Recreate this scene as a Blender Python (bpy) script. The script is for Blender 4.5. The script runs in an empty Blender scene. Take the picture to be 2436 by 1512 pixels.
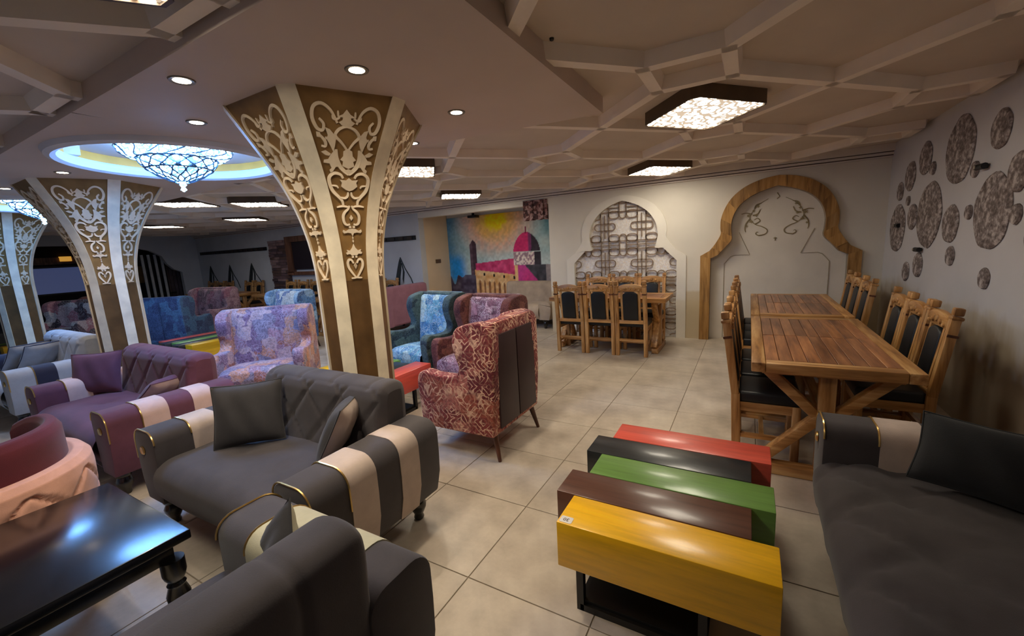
import bpy, bmesh, math, random
from mathutils import Vector, Matrix
random.seed(7)
PI = math.pi
S = bpy.context.scene
C = S.collection

# ---------------------------------------------------------------- camera
CAMZ = 1.5314
FPX = 993.02
RX = Vector((0.8665, 0.4959, -0.0558)); RY = Vector((-0.0340, 0.1700, 0.9849)); RF = Vector((-0.4899, 0.8558, -0.1667))
def _rot(yaw, pitch, roll):
    f = Vector((-math.sin(yaw)*math.cos(pitch), math.cos(yaw)*math.cos(pitch), math.sin(pitch)))
    r = Vector((math.cos(yaw), math.sin(yaw), 0)); u = r.cross(f)
    return r*math.cos(roll)+u*math.sin(roll), -r*math.sin(roll)+u*math.cos(roll), f
RX, RY, RF = _rot(0.519892753, -0.16745, -0.0566263)
cd = bpy.data.cameras.new('camera'); cam = bpy.data.objects.new('camera', cd); C.objects.link(cam)
cd.sensor_fit = 'HORIZONTAL'; cd.sensor_width = 36.0; cd.lens = FPX/2436*36.0
cd.clip_start = 0.02; cd.clip_end = 100
M = Matrix.Identity(4)
for i in range(3):
    M[i][0] = RX[i]; M[i][1] = RY[i]; M[i][2] = -RF[i]
M[2][3] = CAMZ
cam.matrix_world = M
S.camera = cam
def px(p):
    d = Vector(p)-Vector((0, 0, CAMZ)); z = d.dot(RF)
    if z < 0.05: return None
    return 1218+FPX*d.dot(RX)/z, 756-FPX*d.dot(RY)/z, z

# ---------------------------------------------------------------- world, exposure
w = bpy.data.worlds.new('world'); S.world = w; w.use_nodes = True
w.node_tree.nodes['Background'].inputs[0].default_value = (0.75, 0.82, 1.0, 1)
w.node_tree.nodes['Background'].inputs[1].default_value = 0.02
S.view_settings.view_transform = 'Standard'; S.view_settings.look = 'None'
S.view_settings.exposure = 0.15; S.view_settings.gamma = 1.0; S.view_settings.use_curve_mapping = False

LAMP_E = 38.0        # diamond ceiling lamps
SPOT_W = 26.0       # soffit downlights
CHAND_E = 100.0      # chandelier glass

# ---------------------------------------------------------------- materials
def srgb(r, g, b):
    f = lambda c: (c/255/12.92) if c/255 <= 0.04045 else ((c/255+0.055)/1.055)**2.4
    return (f(r), f(g), f(b), 1)
MATS = {}
class NT:
    def __init__(s, name):
        s.m = bpy.data.materials.new(name); s.m.use_nodes = True
        s.t = s.m.node_tree; s.b = s.t.nodes['Principled BSDF']
    def n(s, typ, **kw):
        nd = s.t.nodes.new(typ)
        for k, v in kw.items():
            if k in nd.inputs.keys() if hasattr(nd.inputs, 'keys') else False: nd.inputs[k].default_value = v
            else: setattr(nd, k, v)
        return nd
    def l(s, a, b): s.t.links.new(a, b)
    def coord(s, scale=(1, 1, 1), kind='Object', rot=(0, 0, 0)):
        tc = s.n('ShaderNodeTexCoord'); mp = s.n('ShaderNodeMapping')
        mp.inputs['Scale'].default_value = scale; mp.inputs['Rotation'].default_value = rot
        s.l(tc.outputs[kind], mp.inputs['Vector']); return mp.outputs['Vector']
    def noise(s, vec, scale, detail=3, rough=0.5):
        n = s.n('ShaderNodeTexNoise'); n.inputs['Scale'].default_value = scale; n.inputs['Detail'].default_value = detail
        n.inputs['Roughness'].default_value = rough; s.l(vec, n.inputs['Vector']); return n
    def ramp(s, fac, stops, interp='LINEAR'):
        r = s.n('ShaderNodeValToRGB'); e = r.color_ramp.elements; r.color_ramp.interpolation = interp
        e[0].position = stops[0][0]; e[0].color = stops[0][1]
        e[1].position = stops[1][0]; e[1].color = stops[1][1]
        for p, c in stops[2:]:
            x = e.new(p); x.color = c
        s.l(fac, r.inputs['Fac']); return r.outputs['Color']
    def mix(s, fac, a, b, mode='MIX'):
        m = s.n('ShaderNodeMix', data_type='RGBA', blend_type=mode)
        for sock, v in ((m.inputs[0], fac), (m.inputs[6], a), (m.inputs[7], b)):
            if hasattr(v, 'is_linked') or hasattr(v, 'links'): s.l(v, sock)
            else: sock.default_value = v
        return m.outputs[2]
    def bump(s, h, strength, dist=0.01):
        b = s.n('ShaderNodeBump'); b.inputs['Strength'].default_value = strength; b.inputs['Distance'].default_value = dist
        s.l(h, b.inputs['Height']); s.l(b.outputs['Normal'], s.b.inputs['Normal'])
    def fin(s, col=None, rough=0.6, metal=0.0, spec=0.5, sheen=0, coat=0):
        if col is not None:
            if hasattr(col, 'links'): s.l(col, s.b.inputs['Base Color'])
            else: s.b.inputs['Base Color'].default_value = col
        s.b.inputs['Roughness'].default_value = rough; s.b.inputs['Metallic'].default_value = metal
        s.b.inputs['Specular IOR Level'].default_value = spec
        if sheen: s.b.inputs['Sheen Weight'].default_value = sheen
        if coat: s.b.inputs['Coat Weight'].default_value = coat; s.b.inputs['Coat Roughness'].default_value = 0.15
        return s.m
def plain(name, col, rough=0.6, var=0.06, scale=6, metal=0, spec=0.4, sheen=0, coat=0, bump=0):
    if name in MATS: return MATS[name]
    t = NT(name); v = t.coord(); n = t.noise(v, scale, 4)
    c2 = tuple(min(1, x*(1-var*2.2)) for x in col[:3])+(1,); c1 = tuple(min(1, x*(1+var*2.2)) for x in col[:3])+(1,)
    c = t.ramp(n.outputs['Fac'], [(0.3, c2), (0.7, c1)])
    if bump:
        n2 = t.noise(v, scale*12, 3); t.bump(n2.outputs['Fac'], bump, 0.004)
    MATS[name] = t.fin(c, rough, metal, spec, sheen, coat); return MATS[name]
def fabric(name, col, var=0.1):
    if name in MATS: return MATS[name]
    t = NT(name); v = t.coord(); n = t.noise(v, 5, 5, 0.6); n2 = t.noise(v, 260, 2)
    a = tuple(x*(1-var*1.6) for x in col[:3])+(1,); b = tuple(min(1, x*(1+var*1.6)) for x in col[:3])+(1,)
    c = t.ramp(n.outputs['Fac'], [(0.3, a), (0.7, b)]); t.bump(n2.outputs['Fac'], 0.25, 0.002)
    MATS[name] = t.fin(c, 0.82, 0, 0.25, 0.15); return MATS[name]
def wood(name, c_dark, c_mid, c_light, axis='y', scale=1.0, rough=0.42, coat=0.15, ring=22, vary=0.3):
    if name in MATS: return MATS[name]
    t = NT(name); sc = {'x': (0.09, 1, 1), 'y': (1, 0.09, 1), 'z': (1, 1, 0.09)}[axis]
    tc = t.n('ShaderNodeTexCoord'); oi = t.n('ShaderNodeObjectInfo')
    add = t.n('ShaderNodeVectorMath', operation='ADD'); mul = t.n('ShaderNodeVectorMath', operation='SCALE')
    comb = t.n('ShaderNodeCombineXYZ')
    for k in range(3): t.l(oi.outputs['Random'], comb.inputs[k])
    t.l(comb.outputs[0], mul.inputs[0]); mul.inputs['Scale'].default_value = 37.0
    t.l(tc.outputs['Object'], add.inputs[0]); t.l(mul.outputs[0], add.inputs[1])
    mp = t.n('ShaderNodeMapping'); mp.inputs['Scale'].default_value = tuple(k*scale for k in sc); t.l(add.outputs[0], mp.inputs['Vector'])
    n = t.noise(mp.outputs[0], ring, 5, 0.6); n2 = t.noise(mp.outputs[0], 3.5, 3)
    c = t.ramp(n.outputs['Fac'], [(0.28, c_dark), (0.5, c_mid), (0.72, c_light)])
    c = t.mix(0.45, c, t.ramp(n2.outputs['Fac'], [(0.35, (0.45, 0.4, 0.38, 1)), (0.65, (1.25, 1.2, 1.1, 1))]), 'MULTIPLY')
    c = t.mix(vary, c, t.ramp(oi.outputs['Random'], [(0.0, (0.62, 0.60, 0.64, 1)), (0.5, (1.0, 0.97, 0.95, 1)), (1.0, (1.3, 1.22, 1.08, 1))]), 'MULTIPLY')
    t.bump(n.outputs['Fac'], 0.15, 0.002)
    MATS[name] = t.fin(c, rough, 0, 0.5, 0, coat); return MATS[name]
def pattern(name, palette, line, scale=7.0, linew=0.06, warp=0.10):
    """printed upholstery: patchwork blocks, ringed motifs in pale line, woven mottling"""
    if name in MATS: return MATS[name]
    t = NT(name); v = t.coord(); nz = t.noise(v, 5, 3)
    wv = t.n('ShaderNodeVectorMath', operation='MULTIPLY_ADD'); t.l(nz.outputs['Color'], wv.inputs[0])
    wv.inputs[1].default_value = (warp,)*3; t.l(v, wv.inputs[2])
    def vor(sc, dist):
        vo = t.n('ShaderNodeTexVoronoi', distance=dist); vo.inputs['Scale'].default_value = sc; t.l(wv.outputs[0], vo.inputs['Vector']); return vo
    vo = vor(scale, 'CHEBYCHEV'); sep = t.n('ShaderNodeSeparateColor'); t.l(vo.outputs['Color'], sep.inputs[0])
    k = len(palette); c = t.ramp(sep.outputs[0], [(i/k, p) for i, p in enumerate(palette)], 'CONSTANT')
    wob = t.noise(v, 45, 4, 0.7); c = t.mix(0.6, c, t.ramp(wob.outputs['Fac'], [(0.38, (0.45, 0.42, 0.45, 1)), (0.6, (1.5, 1.45, 1.45, 1))]), 'MULTIPLY')
    msk = t.noise(v, 11, 3, 0.6)
    for sc, dist, rings, f in ((scale*1.25, 'MANHATTAN', 7.0, linew*11), (scale*2.1, 'CHEBYCHEV', 5.0, linew*8)):
        vr = vor(sc, dist); mu = t.n('ShaderNodeMath', operation='MULTIPLY'); mu.inputs[1].default_value = rings; t.l(vr.outputs['Distance'], mu.inputs[0])
        fr = t.n('ShaderNodeMath', operation='PINGPONG'); fr.inputs[1].default_value = 1.0; t.l(mu.outputs[0], fr.inputs[0])
        m = t.ramp(fr.outputs[0], [(0.16, (f, f, f, 1)), (0.30, (0, 0, 0, 1))])
        mk = t.ramp(msk.outputs['Fac'], [(0.42, (0.15, 0.15, 0.15, 1)), (0.56, (1, 1, 1, 1))])
        c = t.mix(t.mix(1.0, m, mk, 'MULTIPLY'), c, line)
    n2 = t.noise(v, 220, 2); t.bump(n2.outputs['Fac'], 0.2, 0.002)
    MATS[name] = t.fin(c, 0.85, 0, 0.2, 0.1); return MATS[name]
def emit(name, col, strength, pat=None, dark=(0.25, 0.2, 0.14, 1), lw=0.03):
    if name in MATS: return MATS[name]
    t = NT(name); c = col
    if pat:
        v = t.coord(); vo = t.n('ShaderNodeTexVoronoi', feature='DISTANCE_TO_EDGE'); vo.inputs['Scale'].default_value = pat; t.l(v, vo.inputs['Vector'])
        c = t.ramp(vo.outputs['Distance'], [(lw, dark), (lw*1.5, col)])
        t.l(c, t.b.inputs['Emission Color'])
    else: t.b.inputs['Emission Color'].default_value = col
    t.b.inputs['Emission Strength'].default_value = strength
    MATS[name] = t.fin((0.6, 0.58, 0.55, 1), 0.5); return MATS[name]
def vcol(name, rough=0.7):
    if name in MATS: return MATS[name]
    t = NT(name); a = t.n('ShaderNodeVertexColor'); a.layer_name = 'Col'; MATS[name] = t.fin(a.outputs['Color'], rough, 0, 0.2); return MATS[name]

def wall_mat(name, upper, lower, zc, amp=0.12, soft=0.05):
    """plaster with a beige, water-marked dado below zc"""
    t = NT(name); v = t.coord(kind='Object'); sp = t.n('ShaderNodeSeparateXYZ'); t.l(v, sp.inputs[0])
    v2 = t.coord((1, 1, 0.25)); n = t.noise(v2, 3.0, 4, 0.6)
    ma = t.n('ShaderNodeMath', operation='MULTIPLY_ADD'); t.l(n.outputs['Fac'], ma.inputs[0]); ma.inputs[1].default_value = amp*2; ma.inputs[2].default_value = -amp
    ad = t.n('ShaderNodeMath', operation='ADD'); t.l(sp.outputs['Z'], ad.inputs[0]); t.l(ma.outputs[0], ad.inputs[1])
    mr = t.n('ShaderNodeMapRange'); mr.inputs['From Min'].default_value = zc-soft; mr.inputs['From Max'].default_value = zc+soft; t.l(ad.outputs[0], mr.inputs['Value'])
    n3 = t.noise(v, 1.6, 4); up = t.ramp(n3.outputs['Fac'], [(0.3, tuple(k*0.9 for k in upper[:3])+(1,)), (0.7, upper)])
    c = t.mix(mr.outputs[0], lower, up)
    MATS[name] = t.fin(c, 0.75, 0, 0.3); return MATS[name]

# ---------------------------------------------------------------- mesh helpers
class MB:
    def __init__(s): s.v = []; s.f = []
    def add(s, vs, fs):
        o = len(s.v); s.v += [tuple(p) for p in vs]; s.f += [tuple(i+o for i in f) for f in fs]; return s
    def box(s, x0, x1, y0, y1, z0, z1):
        return s.add([(x0, y0, z0), (x1, y0, z0), (x1, y1, z0), (x0, y1, z0), (x0, y0, z1), (x1, y0, z1), (x1, y1, z1), (x0, y1, z1)],
                     [(0, 3, 2, 1), (4, 5, 6, 7), (0, 1, 5, 4), (1, 2, 6, 5), (2, 3, 7, 6), (3, 0, 4, 7)])
    def bar(s, p0, p1, w, h, up=(0, 0, 1)):
        p0 = Vector(p0); p1 = Vector(p1); d = (p1-p0).normalized(); up = Vector(up)
        if abs(d.dot(up)) > 0.98: up = Vector((0, 1, 0))
        a = d.cross(up).normalized()*w/2; b = a.cross(d).normalized()*h/2
        return s.add([p0-a-b, p0+a-b, p0+a+b, p0-a+b, p1-a-b, p1+a-b, p1+a+b, p1-a+b],
                     [(0, 3, 2, 1), (4, 5, 6, 7), (0, 1, 5, 4), (1, 2, 6, 5), (2, 3, 7, 6), (3, 0, 4, 7)])
    def tube(s, pts, r, n=6, closed=False):
        pts = [Vector(p) for p in pts]; N = len(pts); rs = r if isinstance(r, (list, tuple)) else [r]*N
        prev = None; vs = []; fs = []
        for i, p in enumerate(pts):
            a = pts[(i-1) % N] if (closed or i > 0) else p; b = pts[(i+1) % N] if (closed or i < N-1) else p
            d = (b-a).normalized()
            if prev is None:
                u = Vector((0, 0, 1)) if abs(d.z) < 0.9 else Vector((1, 0, 0)); x = d.cross(u).normalized()
            else:
                x = (prev-d*prev.dot(d)); x = x.normalized() if x.length > 1e-6 else d.orthogonal().normalized()
            prev = x; y = d.cross(x)
            for k in range(n):
                t = 2*PI*k/n; vs.append(p+(x*math.cos(t)+y*math.sin(t))*rs[i])
        M_ = N if closed else N-1
        for i in range(M_):
            for k in range(n):
                a = i*n+k; b = i*n+(k+1) % n; c = ((i+1) % N)*n+(k+1) % n; e = ((i+1) % N)*n+k; fs.append((a, b, c, e))
        if not closed: fs += [tuple(range(n-1, -1, -1)), tuple(range((N-1)*n, N*n))]
        return s.add(vs, fs)
    def lathe(s, prof, n=16, c=(0, 0, 0)):
        vs = []; fs = []
        for r, z in prof:
            for k in range(n): t = 2*PI*k/n; vs.append((c[0]+r*math.cos(t), c[1]+r*math.sin(t), c[2]+z))
        for i in range(len(prof)-1):
            for k in range(n): fs.append((i*n+k, i*n+(k+1) % n, (i+1)*n+(k+1) % n, (i+1)*n+k))
        fs += [tuple(range(n-1, -1, -1)), tuple(range((len(prof)-1)*n, len(prof)*n))]
        return s.add(vs, fs)
    def prism(s, poly, plane, a0, a1):
        """extrude a 2-D polygon: plane 'xz' along y, 'yz' along x, 'xy' along z"""
        def P(p, a): return {'xz': (p[0], a, p[1]), 'yz': (a, p[0], p[1]), 'xy': (p[0], p[1], a)}[plane]
        n = len(poly); vs = [P(p, a0) for p in poly]+[P(p, a1) for p in poly]
        return s.add(vs, [tuple(range(n)), tuple(range(2*n-1, n-1, -1))]+[(i, i+n, (i+1) % n+n, (i+1) % n) for i in range(n)])
    def grid(s, fn, nu, nv, wrap=False):
        vs = [fn(i/nu, j/nv) for j in range(nv+1) for i in range(nu+1)]; w_ = nu+1
        return s.add(vs, [(j*w_+i, j*w_+i+1, (j+1)*w_+i+1, (j+1)*w_+i) for j in range(nv) for i in range(nu)])
    def xf(s, m):
        s.v = [tuple(m @ Vector(p)) for p in s.v]; return s
def make_mesh(name, mb, mat, smooth=None, bevel=0, seg=2, tri=False):
    me = bpy.data.meshes.new(name); me.from_pydata(mb.v, [], mb.f)
    bm = bmesh.new(); bm.from_mesh(me)
    bmesh.ops.recalc_face_normals(bm, faces=bm.faces)
    if tri: bmesh.ops.triangulate(bm, faces=[f for f in bm.faces if len(f.verts) > 4])
    if bevel:
        es = [e for e in bm.edges if len(e.link_faces) == 2 and e.calc_face_angle(0) > 0.6]
        bmesh.ops.bevel(bm, geom=es, offset=bevel, segments=seg, profile=0.5, affect='EDGES', clamp_overlap=True)
    bm.to_mesh(me); bm.free()
    if smooth is None: smooth = bevel > 0
    if smooth:
        me.polygons.foreach_set('use_smooth', [True]*len(me.polygons))
        try: me.set_sharp_from_angle(angle=smooth if isinstance(smooth, float) else 0.7)
        except Exception: pass
    if mat: me.materials.append(mat)
    return me
def obj(name, mb, mat, parent=None, **kw):
    me = mb if isinstance(mb, bpy.types.Mesh) else make_mesh(name, mb, mat, **kw)
    o = bpy.data.objects.new(name, me); C.objects.link(o)
    if parent: o.parent = parent
    return o
def thing(name, label, cat, loc=(0, 0, 0), rz=0, group=None):
    o = bpy.data.objects.new(name, None); C.objects.link(o); o.empty_display_size = 0.1
    o.location = loc; o.rotation_euler = (0, 0, rz); tag(o, label, cat, group); return o
def tag(o, label=None, cat=None, group=None, kind=None):
    if label: o['label'] = label
    if cat: o['category'] = cat
    if group: o['group'] = group
    if kind: o['kind'] = kind
    return o
def struct(name, mb, mat, label=None, parent=None, **kw):
    o = obj(name, mb, mat, parent, **kw)
    if not parent: o['kind'] = 'structure'
    if label: o['label'] = label
    return o
def dup(root, loc, rz, label, group=None):
    def cp(o, par):
        c = o.copy(); C.objects.link(c); c.parent = par
        for ch in o.children: cp(ch, c)
        return c
    r = cp(root, None); r.location = loc; r.rotation_euler = (0, 0, rz); r['label'] = label
    if group: r['group'] = group
    return r
def catmull(pts, n=6, closed=False):
    P = [Vector(p) for p in pts]; N = len(P); out = []
    for i in range(N if closed else N-1):
        p0 = P[(i-1) % N] if (closed or i > 0) else P[i]; p1 = P[i]; p2 = P[(i+1) % N]; p3 = P[(i+2) % N] if (closed or i+2 < N) else p2
        for k in range(n):
            t = k/n; out.append(0.5*((2*p1)+(p2-p0)*t+(2*p0-5*p1+4*p2-p3)*t*t+(3*p1-p0-3*p2+p3)*t**3))
    if not closed: out.append(P[-1])
    return out
def rrect(x0, x1, z0, z1, r, n=5, corners=(1, 1, 1, 1)):
    """rounded rectangle, corners order: x1z0, x1z1, x0z1, x0z0"""
    out = []
    for (cx, cz, a0), on in zip(((x1-r, z0+r, -PI/2), (x1-r, z1-r, 0), (x0+r, z1-r, PI/2), (x0+r, z0+r, PI)), corners):
        if on:
            for k in range(n+1): a = a0+PI/2*k/n; out.append((cx+r*math.cos(a), cz+r*math.sin(a)))
        else: out.append((x1 if a0 in (-PI/2, 0) else x0, z0 if a0 in (-PI/2, PI) else z1))
    return out

# ---------------------------------------------------------------- common materials
HW = (srgb(118, 74, 36), srgb(188, 138, 80), srgb(226, 184, 126))
m_wood = wood('honey_wood', *HW, 'z')
m_wood_y = wood('honey_wood_long', *HW, 'y')
m_wood_x = wood('honey_wood_cross', *HW, 'x')
m_plank = wood('table_plank', srgb(82, 46, 26), srgb(152, 100, 62), srgb(196, 140, 92), 'y', 1.0, 0.36, 0.25, vary=0.8)
m_leather = plain('black_leather', srgb(22, 24, 28), 0.45, 0.1, 12, spec=0.45, bump=0.1)
m_black = plain('black_gloss', srgb(12, 12, 14), 0.24, 0.05, 5, spec=0.6, coat=0.4)
m_blackm = plain('black_metal', srgb(16, 16, 18), 0.4, 0.05, 8, spec=0.5)
m_gold = plain('gold_metal', srgb(214, 178, 110), 0.28, 0.05, 20, metal=0.9)
m_legwood = wood('walnut_leg', srgb(50, 26, 16), srgb(86, 48, 32), srgb(112, 66, 44), 'z')
m_white = plain('white_plaster', srgb(226, 222, 214), 0.7, 0.03, 3)
m_cream = plain('cream_strip', srgb(240, 228, 202), 0.55, 0.06, 9)
m_ceil = plain('ceiling_paint', srgb(206, 191, 176), 0.8, 0.03, 2)
m_rib = plain('rib_paint', srgb(240, 227, 213), 0.75, 0.03, 3)
m_soff = plain('soffit_paint', srgb(204, 186, 174), 0.62, 0.02, 2, spec=0.4)

# ================================================================ STRUCTURE
XR, XL, YB, YF = 1.45, -15.2, 6.8, -2.6
ZC, ZR, ZS = 2.485, 2.412, 2.38
# floor: grout bed + separate tiles
t = NT('floor_tile'); v = t.coord(kind='Object'); oi = t.n('ShaderNodeObjectInfo')
geo = t.n('ShaderNodeNewGeometry'); n1 = t.noise(geo.outputs['Position'], 2.3, 6, 0.62); n2 = t.noise(geo.outputs['Position'], 9, 4, 0.6)
c = t.ramp(n1.outputs['Fac'], [(0.3, srgb(168, 156, 140)), (0.52, srgb(196, 184, 168)), (0.72, srgb(212, 202, 186))])
c = t.mix(0.35, c, t.ramp(n2.outputs['Fac'], [(0.35, (0.72, 0.7, 0.68, 1)), (0.65, (1.12, 1.1, 1.08, 1))]), 'MULTIPLY')
c = t.mix(0.5, c, t.ramp(oi.outputs['Random'], [(0.0, (0.88, 0.87, 0.86, 1)), (1.0, (1.06, 1.05, 1.04, 1))]), 'MULTIPLY')
rr = t.n('ShaderNodeMapRange'); rr.inputs['To Min'].default_value = 0.3; rr.inputs['To Max'].default_value = 0.5; t.l(n2.outputs['Fac'], rr.inputs['Value']); t.l(rr.outputs[0], t.b.inputs['Roughness'])
m_tile = t.fin(c, 0.4, 0, 0.45); t.l(rr.outputs[0], t.b.inputs['Roughness'])
m_grout = plain('grout', srgb(146, 132, 114), 0.9)
floor = struct('floor', MB().box(XL-2.6, XR, YF, YB+1.0, -0.06, -0.004), m_grout, 'beige stone floor tiles laid in a square grid')
TS = 0.6; ox, oy = -1.1116, 1.384
tl = make_mesh('tile', MB().box(0.0025, TS-0.0025, 0.0025, TS-0.0025, -0.004, 0.0), m_tile, bevel=0.0015, seg=1, smooth=False)
cells = []
for i in range(-28, 6):
    for j in range(-7, 12):
        x0, y0 = ox+i*TS, oy+j*TS
        if x0+TS > XR+0.55 or x0 < XL-2.6 or y0 < YF-0.5 or y0 > YB+0.8: continue
        p = px((x0+TS/2, y0+TS/2, 0)); a = -1
        if p and -150 < p[0] < 2586 and p[1] < 1700: a = 1/p[2]**3
        cells.append((a, x0, y0))
cells.sort(key=lambda c_: -c_[0])
rest = MB()
for k, (a, x0, y0) in enumerate(cells):
    if k < 290 and a > 0:
        o = obj('tile', tl, None, floor); o.location = (x0, y0, 0)
    else: rest.box(x0+0.0025, x0+TS-0.0025, y0+0.0025, y0+TS-0.0025, -0.004, 0.0)
tag(obj('tile_field', rest, m_tile, floor), kind='stuff')

# ceiling with coffered rib pattern
ceiling = struct('ceiling', MB().box(XL-2.6, XR+0.2, YF, YB+1.2, ZC, ZC+0.1), m_ceil, 'taupe coffered ceiling with raised geometric ribs')
PXc, PYc, SQ = 1.472, 1.55, 0.204
def ribmesh(L): return make_mesh('ceiling_rib', MB().prism([(-0.05, 0.0), (0.05, 0.0), (0.034, -(ZC-ZR)), (-0.034, -(ZC-ZR))], 'yz', -L/2, L/2), m_rib)
side_rib = ribmesh(2*SQ+0.07)
diagL = math.hypot(PXc-2*SQ, PYc-2*SQ); diag_rib = ribmesh(diagL+0.02); dang = math.atan2(PYc-2*SQ, PXc-2*SQ)
ribs = []
for k in range(-10, 3):
    for j in range(-4, 4):
        cx, cy = -0.32+k*PXc, 2.655+j*PYc
        for dx, dy, a in ((0, -SQ, 0), (0, SQ, 0), (-SQ, 0, PI/2), (SQ, 0, PI/2)): ribs.append((cx+dx, cy+dy, a, side_rib))
        ribs.append((cx+PXc/2, cy+PYc/2, dang, diag_rib)); ribs.append((cx+PXc/2, cy+PYc/2, -dang, diag_rib))
def rib_ok(x, y, a, me):
    L = (diagL if me is diag_rib else 2*SQ)/2; ex, ey = abs(math.cos(a))*L, abs(math.sin(a))*L
    return x+ex < XR+0.25 and x-ex > XL and y-ey > YF and y+ey < YB+0.4 and not (x+ex < -0.95 and y-ey > 1.0 and y+ey < 2.5)
ribs = [r for r in ribs if rib_ok(*r)]
def rkey(r):
    p = px((r[0], r[1], ZR)); return -(1/p[2] if p and -300 < p[0] < 2700 and p[1] > -400 else -1)
ribs.sort(key=rkey); rest = MB()
for k, (x, y, a, me) in enumerate(ribs):
    if k < 280:
        o = obj('ceiling_rib', me, None, ceiling); o.location = (x, y, ZC); o.rotation_euler = (0, 0, a)
    else:
        L = (diagL+0.02 if me is diag_rib else 2*SQ+0.07)/2; d = Vector((math.cos(a), math.sin(a), 0))*L; p = Vector((x, y, (ZC+ZR)/2))
        rest.bar(p-d, p+d, 0.08, ZC-ZR)
if rest.v: tag(obj('ceiling_rib_field', rest, m_rib, ceiling), kind='stuff')

# soffit band that carries the pillars and chandeliers, with round recesses
CH = [(-4.06, 1.80), (-7.6, 1.80)]; RH = 0.70
y0s, y1s = 0.96, 2.72
mb = MB(); xr = -0.885
def face_cell(x0, x1, ya0, yb0, ya1, yb1):
    mb.add([(x0, ya0, ZS), (x1, ya1, ZS), (x1, yb1, ZS), (x0, yb0, ZS)], [(0, 1, 2, 3)])
face_cell(-2.9, xr, y0s, y1s, y0s, 2.93)
edges = [-2.9]
for cx, cy in CH:
    xa, xb = cx-0.85, cx+0.85
    face_cell(xb, edges[-1], y0s, y1s, y0s, y1s); edges.append(xa)
    n = 64; inner = []; outer = []
    for k in range(n):
        a = 2*PI*k/n+PI/4; ca, sa = math.cos(a), math.sin(a); inner.append((cx+RH*ca, cy+RH*sa, ZS))
        hx = 0.85; hy0, hy1 = cy-y0s, y1s-cy
        tx = hx/abs(ca) if abs(ca) > 1e-6 else 1e9; ty = (hy1 if sa > 0 else hy0)/abs(sa) if abs(sa) > 1e-6 else 1e9
        q = min(tx, ty); outer.append((cx+q*ca, cy+q*sa, ZS))
    mb.add(inner+outer, [(k, (k+1) % n, (k+1) % n+n, k+n) for k in range(n)])
face_cell(XL, edges[-1], y0s, y1s, y0s, y1s)
corners = [(XL, y0s), (xr, y0s), (xr, 2.93), (-2.9, y1s), (XL, y1s)]
for (a, b), (c_, d) in zip(corners[:-1], corners[1:]):
    mb.add([(a, b, ZS), (c_, d, ZS), (c_, d, ZC), (a, b, ZC)], [(0, 1, 2, 3)])
soffit = struct('ceiling_soffit', mb, m_soff, 'smooth flat soffit band dropped along the pillars', parent=ceiling)
m_goldpaint = plain('gold_paint', srgb(236, 166, 72), 0.5, 0.05, 4)
m_bluewhite = plain('moulding_white', srgb(222, 220, 224), 0.6, 0.02, 4)
for cx, cy in CH:
    r = MB(); n = 64
    vs = [(cx+RH*math.cos(2*PI*k/n), cy+RH*math.sin(2*PI*k/n), z) for z in (ZS, ZS+0.10) for k in range(n)]
    r.add(vs, [(k, (k+1) % n, (k+1) % n+n, k+n) for k in range(n)])
    obj('recess_wall', r, m_goldpaint, ceiling, smooth=True)
    r = MB().add([(cx+RH*math.cos(2*PI*k/n), cy+RH*math.sin(2*PI*k/n), ZS+0.10) for k in range(n)], [tuple(range(n))])
    obj('recess_top', r, m_soff, ceiling)
    r = MB().tube([(cx+(RH+0.02)*math.cos(2*PI*k/n), cy+(RH+0.02)*math.sin(2*PI*k/n), ZS) for k in range(n)], 0.045, 8, True)
    obj('recess_moulding', r, m_bluewhite, ceiling, smooth=True)

# walls
m_wallback = wall_mat('wall_back_paint', srgb(226, 219, 206), srgb(206, 190, 160), 0.72, 0.03, 0.02)
m_wallright = wall_mat('wall_right_paint', srgb(206, 203, 204), srgb(172, 158, 138), 0.80, 0.30, 0.10)
m_wallgrey = plain('wall_grey_paint', srgb(196, 198, 200), 0.75, 0.03, 2)
struct('wall_right', MB().box(XR, XR+0.15, YF, YB+0.15, 0, ZC), m_wallright, 'pale plaster wall with beige water-marked lower part')
struct('wall_front', MB().box(XL-2.6, XR+0.15, YF-0.15, YF, 0, ZC), m_wallgrey, 'plain grey wall behind the viewer')
SC = -1.775   # screen arch centre
scr = [(0.82, 0), (0.82, 1.20), (0.62, 1.40), (0.505, 1.405), (0.53, 1.50), (0.545, 1.62), (0.52, 1.76), (0.46, 1.88), (0.36, 1.99), (0.22, 2.08), (0.08, 2.135), (0, 2.155)]
AC = 0.305    # wooden arch centre
ain = [(0.80, 0), (0.795, 1.21), (0.70, 1.255), (0.61, 1.36), (0.53, 1.46), (0.535, 1.56), (0.54, 1.68), (0.51, 1.81), (0.44, 1.93), (0.32, 2.03), (0.16, 2.10), (0, 2.145)]
aout = [(0.93, 0), (0.93, 1.25), (0.81, 1.32), (0.735, 1.42), (0.67, 1.545), (0.675, 1.63), (0.67, 1.76), (0.62, 1.91), (0.53, 2.05), (0.38, 2.17), (0.19, 2.245), (0, 2.275)]
def contour(half, c0): return [(c0-x, z) for x, z in half]+[(c0+x, z) for x, z in half[::-1][1:]]
def ccat(half, c0):
    base = half[:3]; cur = [(x, z, 0) for x, z in half[2:]]
    sm = [(p.x, p.y) for p in catmull(cur, 4)]
    return contour(base[:2]+sm, c0)
opS, opA = ccat(scr, SC), ccat(ain, AC)
poly = [(-3.05, 0)]+opS+opA+[(XR, 0), (XR, ZC), (-3.05, ZC)]
struct('wall_back', MB().prism(poly, 'xz', YB, YB+0.16), m_wallback, 'cream back wall with two arched openings', tri=True)
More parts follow.
